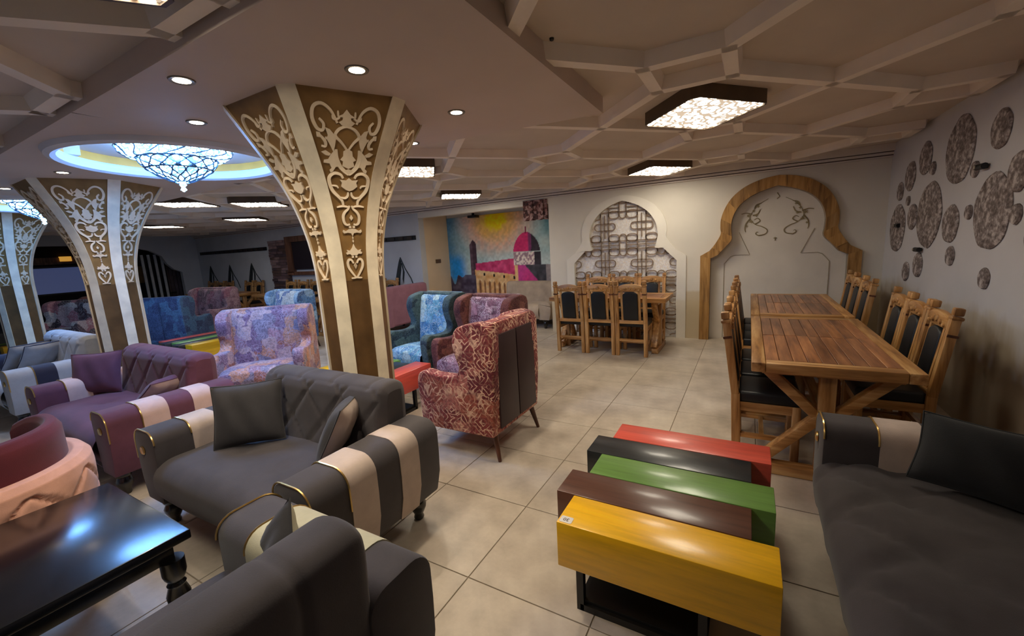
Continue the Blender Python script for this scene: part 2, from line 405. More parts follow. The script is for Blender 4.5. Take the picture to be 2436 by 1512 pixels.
struct('wall_back_left', MB().box(XL, -6.0, YB, YB+0.16, 0, ZC), m_wallgrey, 'pale grey far wall behind the dining tables')
m_creamwall = plain('cream_wall_paint', srgb(222, 200, 168), 0.75, 0.03, 2)
struct('wall_recess_left', MB().box(-6.16, -6.0, YB+0.16, 7.75, 0, ZC), m_creamwall, 'cream side wall of the mural recess')
struct('wall_recess_right', MB().box(-3.05, -2.9, YB+0.16, 7.75, 0, ZC), m_creamwall)
struct('wall_recess_header', MB().box(-6.0, -3.05, YB, YB+0.16, 2.235, ZC), m_wallback, 'white beam above the mural recess')
struct('wall_recess_back', MB().box(-6.2, -2.9, 7.76, 7.9, 0, ZC), m_wallgrey)
# cornice
cor = MB()
for z0, z1, d in ((2.335, 2.352, 0.045), (2.352, 2.364, 0.006), (2.364, 2.392, 0.06), (2.392, 2.402, 0.01), (2.402, ZC, 0.10)):
    cor.box(XL, XR, YB-d, YB, z0, z1)
struct('trim_1', cor, plain('cornice_paint', srgb(222, 212, 202), 0.7, 0.03, 3), 'stepped cornice running along the back wall')
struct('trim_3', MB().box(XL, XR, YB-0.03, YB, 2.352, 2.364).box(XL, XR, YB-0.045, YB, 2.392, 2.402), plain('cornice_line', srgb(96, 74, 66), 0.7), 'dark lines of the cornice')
# niche and screen back panels
struct('wall_arch_niche', MB().box(AC-1.0, AC+1.0, YB+0.10, YB+0.16, 0, 2.3), plain('niche_paint', srgb(224, 216, 204), 0.45, 0.03, 3, spec=0.5), 'smooth cream panel inside the wooden arch')
t = NT('screen_mosaic'); v = t.coord(); vo = t.n('ShaderNodeTexVoronoi'); vo.inputs['Scale'].default_value = 60; t.l(v, vo.inputs['Vector'])
sp = t.n('ShaderNodeSeparateColor'); t.l(vo.outputs['Color'], sp.inputs[0])
m_mos = t.fin(t.ramp(sp.outputs[0], [(0, srgb(232, 226, 220)), (0.4, srgb(246, 242, 238)), (0.8, srgb(236, 234, 238)), (0.92, srgb(238, 226, 214))], 'CONSTANT'), 0.6)
struct('wall_screen_back', MB().box(SC-1.0, SC+1.0, YB+0.06, YB+0.11, 0, 2.3), m_mos, 'speckled white wall behind the lattice screen')
m_rev = plain('reveal_ochre', srgb(176, 140, 84), 0.6, 0.08, 5)
rv = MB(); ctr = [(x, z) for x, z in opS]
for (a, b), (c_, d) in zip(ctr[:-1], ctr[1:]): rv.add([(a, YB+0.161, b), (c_, YB+0.161, d), (c_, YB+0.162, d), (a, YB+0.162, b)], [(0, 1, 2, 3)])
struct('trim_2', rv, m_rev, 'ochre reveal of the screen arch')
# left wall with wide opening into a dark side room
half = [(1.95, 0), (1.95, 1.35), (1.75, 1.45), (1.60, 1.62), (1.50, 1.85), (1.25, 2.02), (0.8, 2.14), (0, 2.2)]
lo = contour(half, 4.35)
lp = [(YF, 0), (1.0, 0), (1.0, 2.12), (2.2, 2.2)]+[q for q in lo if q[0] > 2.5]+[(YB, 0), (YB, ZC), (YF, ZC)]
lp = [(YF, 0), (1.0, 0), (1.0, 2.05), (2.6, 2.2), (4.35, 2.2)]+[(4.35+x, z) for x, z in half[::-1][1:]]+[(YB+0.16, 0), (YB+0.16, ZC), (YF, ZC)]
struct('wall_left', MB().prism(lp, 'yz', XL-0.15, XL), m_wallgrey, 'grey end wall with a wide shaped opening', tri=True)
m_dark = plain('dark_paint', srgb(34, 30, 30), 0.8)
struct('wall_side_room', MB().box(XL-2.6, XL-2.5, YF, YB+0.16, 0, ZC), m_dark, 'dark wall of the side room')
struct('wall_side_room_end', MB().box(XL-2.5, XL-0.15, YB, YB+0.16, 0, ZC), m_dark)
struct('baseboard_back', MB().box(-0.95, -0.63, YB-0.008, YB, 0, 0.015).box(1.24, XR, YB-0.008, YB, 0, 0.015), m_wallback)

# ================================================================ PILLARS
def interp(tab, z):
    for (z0, r0), (z1, r1) in zip(tab[:-1], tab[1:]):
        if z <= z1: t_ = (z-z0)/(z1-z0); return r0+(r1-r0)*t_
    return tab[-1][1]
PROF = [(0, .215), (.9, .224), (1.35, .226), (1.5, .232), (1.6, .243), (1.7, .262), (1.8, .288), (1.9, .322), (2.0, .366), (2.1, .418), (2.2, .476), (2.3, .536), (2.38, .585)]
PR = [(p.x, p.y) for p in catmull([(z, r, 0) for z, r in PROF], 3)]
def Rz(z): return interp(PR, z)
STRIP = 0.047                       # half strip measured along each side
def hw(z): return Rz(z)/2-STRIP*(1+0.15*max(0, z-1.5))
def facept(z, u, off, k):
    a = PI/6+k*PI/3; n = Vector((math.cos(a), math.sin(a), 0)); tt = Vector((-n.y, n.x, 0))
    return n*(Rz(z)*0.8660+off)+tt*u+Vector((0, 0, z))
m_pan = plain('pillar_ochre', srgb(138, 106, 62), 0.45, 0.12, 7, spec=0.5)
m_panlow = plain('pillar_brown', srgb(104, 76, 44), 0.5, 0.12, 7)
m_orn = plain('ornament_cream', srgb(238, 220, 192), 0.55, 0.05, 9)
zs_up = [1.385+(2.38-1.385)*i/16 for i in range(17)]; zs_lo = [1.385*i/4 for i in range(5)]
def panel(zs, k):
    m = MB(); off = -0.008
    vs = [facept(z, s_*(hw(z)+0.006), off, k) for z in zs for s_ in (-1, 1)]
    return m.add(vs, [(2*i, 2*i+1, 2*i+3, 2*i+2) for i in range(len(zs)-1)])
def strip(k):
    m = MB(); zs = zs_lo[:-1]+zs_up; rows = []
    for z in zs:
        a = facept(z, hw(z), 0.006, k); b = facept(z, -hw(z), 0.006, k+1)
        ai = facept(z, hw(z), -0.012, k); bi = facept(z, -hw(z), -0.012, k+1); rows.append((ai, a, b, bi))
    vs = [p for r in rows for p in r]
    return m.add(vs, [(4*i+q, 4*i+q+1, 4*i+q+5, 4*i+q+4) for i in range(len(rows)-1) for q in range(3)])
# filigree in panel coordinates: s = fraction of half width, z = height
ST = [([(.05, 1.402), (.34, 1.43), (.62, 1.465), (.66, 1.495), (.5, 1.513), (.28, 1.507), (.16, 1.488)], .0085),
      ([(0, 1.40), (.5, 1.398)], .006),
      ([(.12, 1.722), (.34, 1.718), (.5, 1.732), (.52, 1.765), (.38, 1.79), (.17, 1.807), (.06, 1.826)], .009),
      ([(.1, 1.818), (.45, 1.824), (.82, 1.818)], .007),
      ([(.42, 1.824), (.44, 1.85), (.55, 1.868), (.84, 1.905), (.92, 1.945), (.86, 1.978), (.62, 1.998), (.36, 1.992), (.26, 1.972)], .011),
      ([(.52, 1.872), (.28, 1.868), (.12, 1.88), (.08, 1.9)], .008),
      ([(.86, 1.935), (.62, 1.932), (.55, 1.92)], .006),
      ([(0, 1.992), (.16, 2.008), (.34, 2.035), (.42, 2.075), (.40, 2.115)], .013),
      ([(.03, 2.115), (.2, 2.15), (.36, 2.178), (.26, 2.205), (.12, 2.218), (0, 2.222)], .009),
      ([(.86, 2.128), (.74, 2.126), (.70, 2.145), (.76, 2.165), (.84, 2.18)], .009),
      ([(.26, 2.235), (.40, 2.29), (.60, 2.315), (.80, 2.298), (.90, 2.25), (.84, 2.205), (.70, 2.2), (.64, 2.228), (.73, 2.25)], .010),
      ([(.18, 2.262), (.28, 2.252), (.36, 2.256), (.37, 2.27)], .007),
      ([(.22, 2.262), (.22, 2.29)], .006)]
PG = [[(0, 1.452), (.16, 1.475), (0, 1.495), (-.16, 1.475)],
      [(.06, 1.522), (.24, 1.522), (.24, 1.534), (.06, 1.534)],
      [(0, 1.538), (.22, 1.536), (.36, 1.546), (.62, 1.543), (.7, 1.553), (.55, 1.56), (.62, 1.572), (.34, 1.566), (.13, 1.583), (0, 1.608)],
      [(0, 1.612), (.07, 1.622), (0, 1.632)], [(0, 1.632), (.06, 1.642), (0, 1.652)],
      [(0, 1.65), (.1, 1.668), (.34, 1.672), (.62, 1.668), (.72, 1.678), (.66, 1.69), (.48, 1.682), (.24, 1.693), (0, 1.695)],
      [(.05, 1.698), (.22, 1.698), (.22, 1.712), (.05, 1.712)], [(0, 1.742), (.12, 1.757), (0, 1.775)],
      [(0, 1.905), (.18, 1.912), (.4, 1.93), (.34, 1.95), (.42, 1.965), (.14, 1.962), (0, 1.975)],
      [(0, 1.988), (.2, 2.012), (.05, 2.018), (0, 2.02)],
      [(.28, 2.03), (.5, 2.03), (.66, 2.005), (.76, 2.0), (.78, 2.014), (.68, 2.024), (.72, 2.045), (.94, 2.048), (.9, 2.062), (.74, 2.066), (.62, 2.088), (.46, 2.11), (.40, 2.10)],
      [(0, 2.022), (.24, 2.035), (.19, 2.058), (.3, 2.066), (.17, 2.085), (.15, 2.108), (0, 2.12)],
      [(.34, 2.172), (.5, 2.205), (.62, 2.212), (.58, 2.18), (.64, 2.16), (.56, 2.13), (.5, 2.102), (.42, 2.13)],
      [(.6, 2.092), (.76, 2.108), (.92, 2.1), (.8, 2.085), (.68, 2.082)],
      [(.78, 2.165), (.92, 2.168), (.9, 2.19), (.8, 2.188)],
      [(.60, 2.158), (.68, 2.158), (.68, 2.17), (.60, 2.17)],
      [(0, 2.218), (.13, 2.226), (.22, 2.24), (.12, 2.25), (.1, 2.262), (.24, 2.264), (.1, 2.276), (0, 2.298)]]
def ornament(k):
    m = MB()
    def q(s_, z, off): return facept(z, s_*hw(z)*0.95, off, k)
    for sg in (1, -1):
        for pts, wd in ST:
            P = [(p.x, p.y) for p in catmull([(a, b, 0) for a, b in pts], 4)]
            L = [q(a*sg, b, 0.002) for a, b in P]; n = len(L); vs = []
            nn = Vector((math.cos(PI/6+k*PI/3), math.sin(PI/6+k*PI/3), 0))
            for i in range(n):
                d = (L[min(n-1, i+1)]-L[max(0, i-1)]).normalized(); sd = nn.cross(d).normalized()*wd*0.68*(0.75+0.5*math.sin(PI*i/(n-1)))
                vs += [L[i]-sd-nn*0.012, L[i]-sd, L[i]+sd, L[i]+sd-nn*0.012]
            m.add(vs, [(4*i+j, 4*i+j+1, 4*i+j+5, 4*i+j+4) for i in range(n-1) for j in range(3)])
        for poly_ in PG:
            top = [q(a*sg, b, 0.002) for a, b in poly_]; bot = [q(a*sg, b, -0.010) for a, b in poly_]; n = len(poly_)
            m.add(top+bot, [tuple(range(n))]+[(i, (i+1) % n, (i+1) % n+n, i+n) for i in range(n)])
    return m
pan_up = [make_mesh('upper_panel', panel(zs_up, k), m_pan) for k in range(6)]
pan_lo = [make_mesh('lower_panel', panel(zs_lo, k), m_panlow) for k in range(6)]
strips = [make_mesh('edge_strip', strip(k), m_cream, smooth=0.5) for k in range(6)]
orns = [make_mesh('ornament', ornament(k), m_orn, tri=True) for k in range(6)]
cap = MB()
for k in range(6):
    zz = [0.0, 2.38]
for (x, y), lb in zip([(-2.285, 1.888), (-5.88, 1.79), (-9.42, 1.76)],
                      ['flared hexagonal pillar with gold scrollwork panels behind the dark grey loveseat',
                       'flared hexagonal pillar lit blue behind the purple loveseat',
                       'farthest flared hexagonal pillar at the left edge of the hall']):
    p = thing('pillar', lb, 'pillar', (x, y, 0), 0, 'flared scrollwork pillars')
    for k in range(6):
        obj('upper_panel', pan_up[k], None, p); obj('lower_panel', pan_lo[k], None, p)
        obj('edge_strip', strips[k], None, p); obj('ornament', orns[k], None, p)

# ================================================================ BACK WALL DECOR
def ring_between(inner, outer, y0, y1):
    m = MB(); n = len(inner)
    vs = [(a[0], y, a[1]) for y in (y0, y1) for a in inner]+[(a[0], y, a[1]) for y in (y0, y1) for a in outer]
    f = []
    for i in range(n-1):
        f += [(i, i+1, 2*n+i+1, 2*n+i), (n+i, 3*n+i, 3*n+i+1, n+i+1), (i, n+i, n+i+1, i+1), (2*n+i, 2*n+i+1, 3*n+i+1, 3*n+i)]
    f += [(0, 2*n, 3*n, n), (n-1, 2*n-1, 4*n-1, 3*n-1)]
    return m.add(vs, f)
# wooden trefoil arch, built from butt-jointed pieces
arch = thing('arch_frame', 'brown wooden trefoil arch frame on the cream wall beside the corner', 'arch', (0, 0, 0))
m_arch = wood('arch_wood', srgb(110, 76, 34), srgb(172, 128, 68), srgb(198, 156, 96), 'z', 1.0, 0.5, 0.1)
opO = ccat(aout, AC); nI = len(opA)
cuts = [0, 2, 6, 10, 15, 20, (nI-1)//2]
cuts = sorted(set([0, 1, 4, 8, 12, 18, 24, 30, (nI-1)//2])); cuts = cuts+[nI-1-c_ for c_ in cuts[::-1][1:]]
hz = [0.0, 0.62]
for a, b in zip(cuts[:-1], cuts[1:]):
    if b <= a: continue
    i_, o_ = opA[a:b+1], opO[a:b+1]
    obj('arch_piece', ring_between(i_, o_, YB-0.045-0.004*(a % 3), YB+0.10), m_arch, arch)
# relief inside the wooden arch
rel = thing('wall_relief', 'thin scroll relief with vine sprays inside the wooden arch', 'relief', (AC, YB+0.095, 0))
m_relief = plain('relief_olive', srgb(142, 126, 92), 0.6, 0.1, 12)
def spray(sg):
    m = MB()
    for pts, r in (([(.20, 1.50), (.12, 1.52), (.10, 1.57), (.16, 1.62), (.25, 1.66), (.31, 1.74), (.28, 1.84), (.20, 1.93), (.10, 1.99)], .006),
                   ([(.20, 1.50), (.235, 1.525), (.225, 1.55), (.205, 1.545)], .006), ([(.31, 1.74), (.36, 1.67), (.37, 1.60), (.36, 1.56)], .008),
                   ([(.25, 1.66), (.19, 1.70), (.22, 1.74), (.26, 1.72)], .007), ([(.29, 1.80), (.36, 1.82), (.42, 1.81)], .007),
                   ([(.26, 1.87), (.24, 1.92), (.18, 1.94)], .009), ([(.28, 1.78), (.22, 1.80), (.19, 1.86)], .008)):
        P = catmull([(sg*a, 0, b) for a, b in pts], 4); m.tube(P, [r*(1.2-0.7*i/len(P)) for i in range(len(P))], 5)
    for a, b, r in ((.30, 1.70, .03), (.24, 1.78, .026), (.33, 1.78, .03), (.27, 1.84, .024), (.22, 1.90, .022), (.35, 1.64, .02)):
        m.add([(sg*(a+r*math.cos(t_)*(1 if k % 2 else .45)), -0.006, b+r*math.sin(t_)*(1 if k % 2 else .45)) for k, t_ in enumerate([2*PI*q/10 for q in range(10)])], [tuple(range(10))])
    return m
obj('vine_spray', spray(-1), m_relief, rel, tri=True); obj('vine_spray', spray(1), m_relief, rel, tri=True)
obj('finial_mark', MB().tube([(0, 0, 1.98), (.03, 0, 2.01), (0, 0, 2.06)], .006, 5).tube([(0, 0, 1.42), (0, 0, 1.47)], .005, 5).tube([(-.02, 0, 1.455), (.02, 0, 1.455)], .005, 5), m_relief, rel)
m_rline = plain('relief_line', srgb(170, 158, 138), 0.6)
for sg in (-1, 1):
    obj('contour_line', MB().tube([(sg*.62, 0, 0.02), (sg*.62, 0, 1.12), (sg*.54, 0, 1.22), (sg*.49, 0, 1.24), (sg*.30, 0, 1.24), (sg*.44, 0, 1.56)], .005, 5), m_rline, rel)
# screen arch: white surround + lattice
sur = thing('screen_arch', 'white moulded arch surround holding a brown interlaced lattice screen', 'arch', (0, 0, 0))
sout = [(0.955, 0), (0.955, 1.265), (0.80, 1.37), (0.70, 1.50), (0.665, 1.58), (0.675, 1.66), (0.66, 1.79), (0.59, 1.94), (0.47, 2.07), (0.30, 2.17), (0.11, 2.225), (0, 2.24)]
obj('surround', ring_between(opS, ccat(sout, SC), YB-0.025, YB), plain('surround_white', srgb(232, 226, 214), 0.6, 0.02, 3), sur, smooth=0.4)
def inside(p, poly_):
    x, y = p; r = False; j = len(poly_)-1
    for i in range(len(poly_)):
        xi, yi = poly_[i]; xj, yj = poly_[j]
        if (yi > y) != (yj > y) and x < (xj-xi)*(y-yi)/(yj-yi)+xi: r = not r
        j = i
    return r
lat = MB(); opS2 = opS
def lat_line(pts, y=YB+0.022):
    run = []
    dense = []
    for (a, b), (c_, d) in zip(pts[:-1], pts[1:]):
        n = max(1, int(math.hypot(c_-a, d-b)/0.02)); dense += [(a+(c_-a)*i/n, b+(d-b)*i/n) for i in range(n)]
    dense.append(pts[-1])
    def flush(run):
        if len(run) < 2: return
        L = [Vector((a, y, b)) for a, b in run]; vs = []; n = len(L)
        for i in range(n):
            d = (L[min(n-1, i+1)]-L[max(0, i-1)]).normalized(); sd = Vector((d.z, 0, -d.x))*0.007; e = Vector((0, 0.018, 0))
            vs += [L[i]-sd, L[i]+sd, L[i]+sd+e, L[i]-sd+e]
        lat.add(vs, [(4*i+j, 4*i+(j+1) % 4, 4*i+4+(j+1) % 4, 4*i+4+j) for i in range(n-1) for j in range(4)]+[(0, 1, 2, 3), (4*n-4, 4*n-1, 4*n-2, 4*n-3)])
    for p in dense:
        if inside(p, opS2): run.append(p)
        else: flush(run); run = []
    flush(run)
U = 0.59
def rloop(cx, cz, hx, hz_, r):
    return [(cx+a, cz+b) for a, b in rrect(-hx, hx, -hz_, hz_, r, 3)]+[(cx+hx-r, cz-hz_)]
for i in range(-2, 3):
    for j in range(-2, 4):
        cx = SC+(i+0.5)*U; cz = 0.585+j*U
        for d in (-0.065, 0.0, 0.065):
            lat_line([(cx+d, cz-U/2+(0.11 if d == 0 else 0)), (cx+d, cz+U/2-(0.11 if d == 0 else 0))])
        for d in (-0.065, 0.0, 0.065):
            lat_line([(cx-U/2+(0.05 if d == 0 else 0), cz+U/2+d), (cx+U/2-(0.05 if d == 0 else 0), cz+U/2+d)])
        lat_line(rloop(cx, cz, 0.17, 0.055, 0.05)); lat_line(rloop(cx-U/2, cz+U/2, 0.055, 0.17, 0.05))
        for sx in (-1, 1):
            for sz in (-1, 1): lat_line(rloop(cx+sx*0.15, cz+sz*0.185, 0.085, 0.058, 0.055))
tag(obj('lattice', lat, plain('lattice_brown', srgb(140, 118, 98), 0.6, 0.08, 8), sur), kind='stuff')

# mural in the recess: painted picture of a pink domed mosque under a yellow sun
def lerp(a, b, t_): t_ = max(0, min(1, t_)); return tuple(x+(y-x)*t_ for x, y in zip(a, b))
def sm(e0, e1, x): t_ = max(0, min(1, (x-e0)/(e1-e0))); return t_*t_*(3-2*t_)
rn = random.Random(3); NZ = [[rn.random() for _ in range(64)] for _ in range(64)]
def vn(x, y):
    xi, yi = math.floor(x), math.floor(y); fx, fy = x-xi, y-yi; fx = fx*fx*(3-2*fx); fy = fy*fy*(3-2*fy)
    g = lambda a, b: NZ[b % 64][a % 64]
    return (g(xi, yi)*(1-fx)+g(xi+1, yi)*fx)*(1-fy)+(g(xi, yi+1)*(1-fx)+g(xi+1, yi+1)*fx)*fy
def L3(r, g, b): return srgb(r, g, b)[:3]
def mural(x, z):
    n1_, n2_, n3_ = vn(x*5, z*5), vn(x*13+9, z*13), vn(x*4+3, z*22)
    col = lerp(L3(150, 180, 182), L3(186, 200, 192), n1_)
    col = lerp(col, L3(66, 128, 170), sm(-5.45, -5.95, x)*(0.5+0.5*n1_))
    col = lerp(col, L3(40, 140, 215), sm(0.38, 0.05, abs(x+5.82-(1.25-z)*0.12))*sm(1.55, 1.25, z)*sm(.75, .95, z))
    ds = math.hypot((x+4.72)/1.2, (z-2.16)/1.0)
    col = lerp(col, L3(226, 176, 150), sm(0.95, 0.5, ds)*(0.55+0.45*n2_))
    col = lerp(col, L3(232, 182, 92), sm(0.62, 0.33, ds)*(0.6+0.4*n1_))
    col = lerp(col, L3(252, 210, 20), sm(0.33, 0.16, ds+0.08*(n2_-0.5)))
    col = lerp(col, L3(70, 130, 140), sm(-3.72, -3.5, x)*sm(1.6, 2.0, z)*0.8)
    col = lerp(col, L3(206, 216, 214), sm(1.5, 1.3, z)*sm(-5.1, -4.8, x)*0.5)
    if -5.42 < x < -5.24 and z < 1.75-abs(x+5.32)*1.2: col = lerp(L3(66, 48, 58), L3(110, 90, 100), n3_*(0.2 if x > -5.34 else 1))
    zt = 1.22+(x+5.27)*0.085
    if -5.28 < x < -4.28 and z < zt and z > 1.08-(x+5.28)*0.12: col = lerp(L3(176, 44, 92), L3(214, 84, 130), n2_)
    if -5.32 < x < -4.3 and z <= 1.08-(x+5.28)*0.12:
        col = lerp(L3(226, 196, 146), L3(206, 150, 90), n2_)
        u = (x+5.25)/0.125; fu = u-math.floor(u); zt2 = 0.98-(x+5.28)*0.11
        if 0.22 < fu < 0.62 and z < zt2-0.10-abs(fu-0.42)*0.2: col = lerp(L3(110, 72, 52), L3(160, 110, 70), n3_)
        if (fu-0.42)**2/0.04+((z-zt2-0.02)/0.035)**2 < 1 and int(u) % 2 == 1: col = L3(34, 22, 24)
    ex = (x+4.0)/0.31; ez = (z-1.43)/0.40
    if z >= 1.42 and abs(ex) < (1-max(0, ez)**1.9)**0.62 if 0 <= ez < 1 else False:
        col = lerp(L3(222, 66, 118), L3(196, 46, 104), n1_)
        if x > -3.97: col = lerp(col, L3(120, 60, 100), sm(-3.98, -3.93, x))
        if x > -3.90+0.03*n2_: col = lerp(L3(46, 40, 48), L3(70, 60, 70), n2_)
    if abs(x+4.0) < 0.02 and 1.80 < z < 1.93: col = L3(130, 40, 70)
    if -4.31 < x < -3.68 and 1.15 < z <= 1.42:
        col = lerp(L3(160, 132, 140), L3(226, 214, 204), sm(.45, .6, vn(x*30, z*26)))
        if x > -3.82: col = lerp(L3(46, 42, 50), L3(66, 60, 66), n2_)
    if x > -4.3 and z <= 1.15:
        col = lerp(L3(206, 60, 124), L3(186, 76, 150), n1_)
        if x < -4.22: col = L3(232, 190, 132)
        if x > -4.05+(1.15-z)*0.9: col = lerp(L3(54, 54, 60), L3(86, 84, 90), n2_)
        if x > -3.58: col = L3(150, 140, 140)
    if z < 0.75+0.25*vn(x*9, 3) and x < -5.3: col = lerp(L3(60, 46, 62), L3(96, 90, 104), n2_)
    k = 0.85+0.3*vn(x*26+5, z*26); return tuple(min(1, q*k*1.2) for q in col)
nx, nz = 200, 140; g = MB().grid(lambda u, v_: (-6.0+u*2.95, 7.745, 0.3+v_*1.95), nx, nz)
me = make_mesh('mural', g, vcol('mural_paint')); at_ = me.color_attributes.new('Col', 'FLOAT_COLOR', 'POINT')
for i, v_ in enumerate(me.vertices):
    at_.data[i].color = mural(v_.co.x, v_.co.z)+(1,)
tag(obj('wall_mural', me, None), 'colourful mural of a pink domed mosque under a yellow sun', 'mural')
# dark stone strips panel hung at the recess edge
m_st = pattern('stone_strip', [srgb(96, 62, 58), srgb(140, 104, 100), srgb(70, 50, 50), srgb(160, 130, 126)], srgb(60, 44, 44), 20, 0.03)
bp = thing('wall_ornament', 'small maroon stone panel high beside the pink dome mural', 'panel', (0, 0, 0))
for i in range(7):
    x0 = -3.53+i*0.067; obj('stone_strip', MB().box(x0, x0+0.062, YB-0.02-0.01*(i % 3), YB+0.08, 1.98+0.01*(i % 2), 2.32), m_st, bp)
tag(obj('ceiling_spotlight', MB().box(-5.28, -5.08, 7.55, 7.7, 2.20, 2.25).box(-5.2, -5.16, 7.6, 7.64, 2.24, 2.6), m_blackm), 'small black spotlight bar above the mural', 'spotlight')
tag(obj('wall_socket', MB().box(-6.0, -5.985, 7.25, 7.42, 1.28, 1.36), plain('socket_brown', srgb(96, 72, 50), 0.5), bevel=0.004), 'small dark socket plate on the cream recess wall', 'socket')

# far wall: black rails, drawings, stone panel and dark framed board
for (x0, x1, z), lb in (((-15.0, -11.45, 1.87), 'long black wall rail above the far left dining table'), ((-7.6, -6.1, 1.845), 'short black wall rail right of the big pillar')):
    r = thing('wall_rail', lb, 'rail', (0, 0, 0)); n = int((x1-x0)/0.25)
    obj('rail_board', MB().box(x0, x1, YB-0.03, YB, z-0.045, z+0.045), m_blackm, r)
    for i in range(n): obj('rail_block', MB().box(x0+i*0.25+0.04, x0+i*0.25+0.17, YB-0.045, YB-0.03, z-0.03, z+0.03), plain('rail_brown', srgb(52, 42, 38), 0.5), r)
m_draw = plain('drawing_ink', srgb(40, 46, 48), 0.7)
for x, sc, lb in ((-14.55, .9, 'black line drawing of a peak, leftmost on the far wall'), (-13.45, .9, 'black line drawing of a peak, middle of the far left three'), (-12.3, 1.0, 'black line drawing of a peak beside the stone panel'), (-6.6, .75, 'black line drawing of a peak right of the big pillar')):
    m = MB()
    pk = [(-.30, .70), (-.27, .95), (-.20, 1.12), (-.13, 1.28), (-.07, 1.40), (-.02, 1.48), (.03, 1.40), (.00, 1.22), (-.06, 1.05), (-.10, .88), (-.10, .70)]
    m.prism([(x+a*sc, .7+(b-.7)*(.75+.25*sc)) for a, b in pk], 'xz', YB-.008, YB-.002)
    m.prism([(x+a*sc, .7+(b-.7)*(.75+.25*sc)) for a, b in [(.02, 1.38), (.06, 1.2), (.02, 1.0), (.05, .9), (.08, 1.02), (.12, 1.16), (.06, 1.36)]], 'xz', YB-.008, YB-.002)
    m.tube([(x, YB-0.004, 1.30+0.2*sc), (x+0.16*sc, YB-0.004, 1.2), (x+0.34*sc, YB-0.004, 1.0), (x+0.44*sc, YB-0.004, 0.8)], 0.014, 4)
    tag(obj('wall_drawing', m, m_draw), lb, 'drawing', 'peak drawings on the far wall')
sp_ = thing('stone_cladding', 'stacked brown stone cladding panel on the far wall', 'panel', (0, 0, 0)); rs = random.Random(5)
ms_ = [plain('stone_%d' % i, c_, 0.8, 0.15, 9) for i, c_ in enumerate([srgb(104, 80, 82), srgb(74, 58, 62), srgb(136, 110, 108), srgb(88, 66, 60)])]
for j in range(20):
    x = -11.3; z = 0.62+j*0.072
    while x < -10.58:
        wv = min(0.2+rs.random()*0.25, -10.5-x); obj('stone', MB().box(x, x+wv-0.006, YB-0.03-rs.random()*0.04, YB-0.001, z, z+0.066), ms_[rs.randrange(4)], sp_); x += wv
fb = thing('framed_board', 'dark board in a brown wooden frame on the far wall', 'board', (0, 0, 0))
m_fw = wood('frame_wood', srgb(70, 44, 34), srgb(112, 76, 58), srgb(140, 100, 78), 'z')
obj('board', MB().box(-10.28, -9.3, YB-0.05, YB, 1.28, 1.98), plain('board_dark', srgb(38, 30, 38), 0.4), fb)
for b in ((-10.5, -10.28, 1.2, 2.12), (-9.3, -9.1, 1.2, 2.12), (-10.28, -9.3, 1.98, 2.12), (-10.55, -9.05, 1.14, 1.22)): obj('frame_board', MB().box(b[0], b[1], YB-0.09, YB, b[2], b[3]), m_fw, fb)
# side room behind the left opening
m_scr = emit('screen_blue', srgb(52, 64, 104), 0.6)
tvr = thing('wall_screen', 'large dark blue screen on the side room wall', 'screen', (0, 0, 0))
obj('screen', MB().box(XL-2.48, XL-2.43, 3.55, 4.75, 0.95, 1.68), m_scr, tvr); obj('bezel', MB().box(XL-2.5, XL-2.46, 3.5, 4.8, 0.9, 1.73), m_blackm, tvr)
tag(obj('wall_lamp_box', MB().box(XL-2.5, XL-2.38, 4.3, 4.55, 1.86, 2.0), emit('amber_glow', srgb(220, 160, 60), 0.6), bevel=0.01), 'small amber lit box above the blue screen', 'lamp')
tag(obj('wall_shelf', MB().box(XL-2.5, XL-2.25, 3.2, 5.0, 1.78, 1.84).box(XL-2.5, XL-2.44, 3.2, 5.0, 1.84, 1.98), m_fw), 'brown wooden shelf above the blue screen', 'shelf')
tag(obj('wall_picture', MB().box(XL-2.5, XL-2.46, 6.05, 6.3, 1.05, 1.6), plain('picture_amber', srgb(176, 128, 66), 0.6)), 'small amber picture on the side room wall', 'picture')
bl = thing('window_bars', 'white and black vertical window bars in the side room', 'bars', (XL-0.6, 5.55, 0))
for i in range(4): obj('bar', MB().box(-0.02, 0.02, i*0.16, i*0.16+0.06, 0.0, 1.92), plain('bar_white', srgb(216, 214, 210), 0.6), bl)
for i in range(4): obj('bar', MB().box(-0.04, -0.02, i*0.16+0.06, i*0.16+0.11, 0.0, 1.92), m_blackm, bl)
for z in (0.7, 1.72): obj('cross_rail', MB().box(-0.05, -0.01, -0.03, 0.75, z, z+0.05), m_blackm, bl)
m_curt = plain('curtain_brown', srgb(112, 94, 92), 0.85, 0.1, 5)
g = MB().grid(lambda u, v_: (XL-0.9+0.03*math.sin(u*40), 6.15+u*0.62, 0.1+v_*1.75), 60, 1)
tag(obj('curtain', g, m_curt, smooth=True), 'mauve brown curtain in the side room', 'curtain')

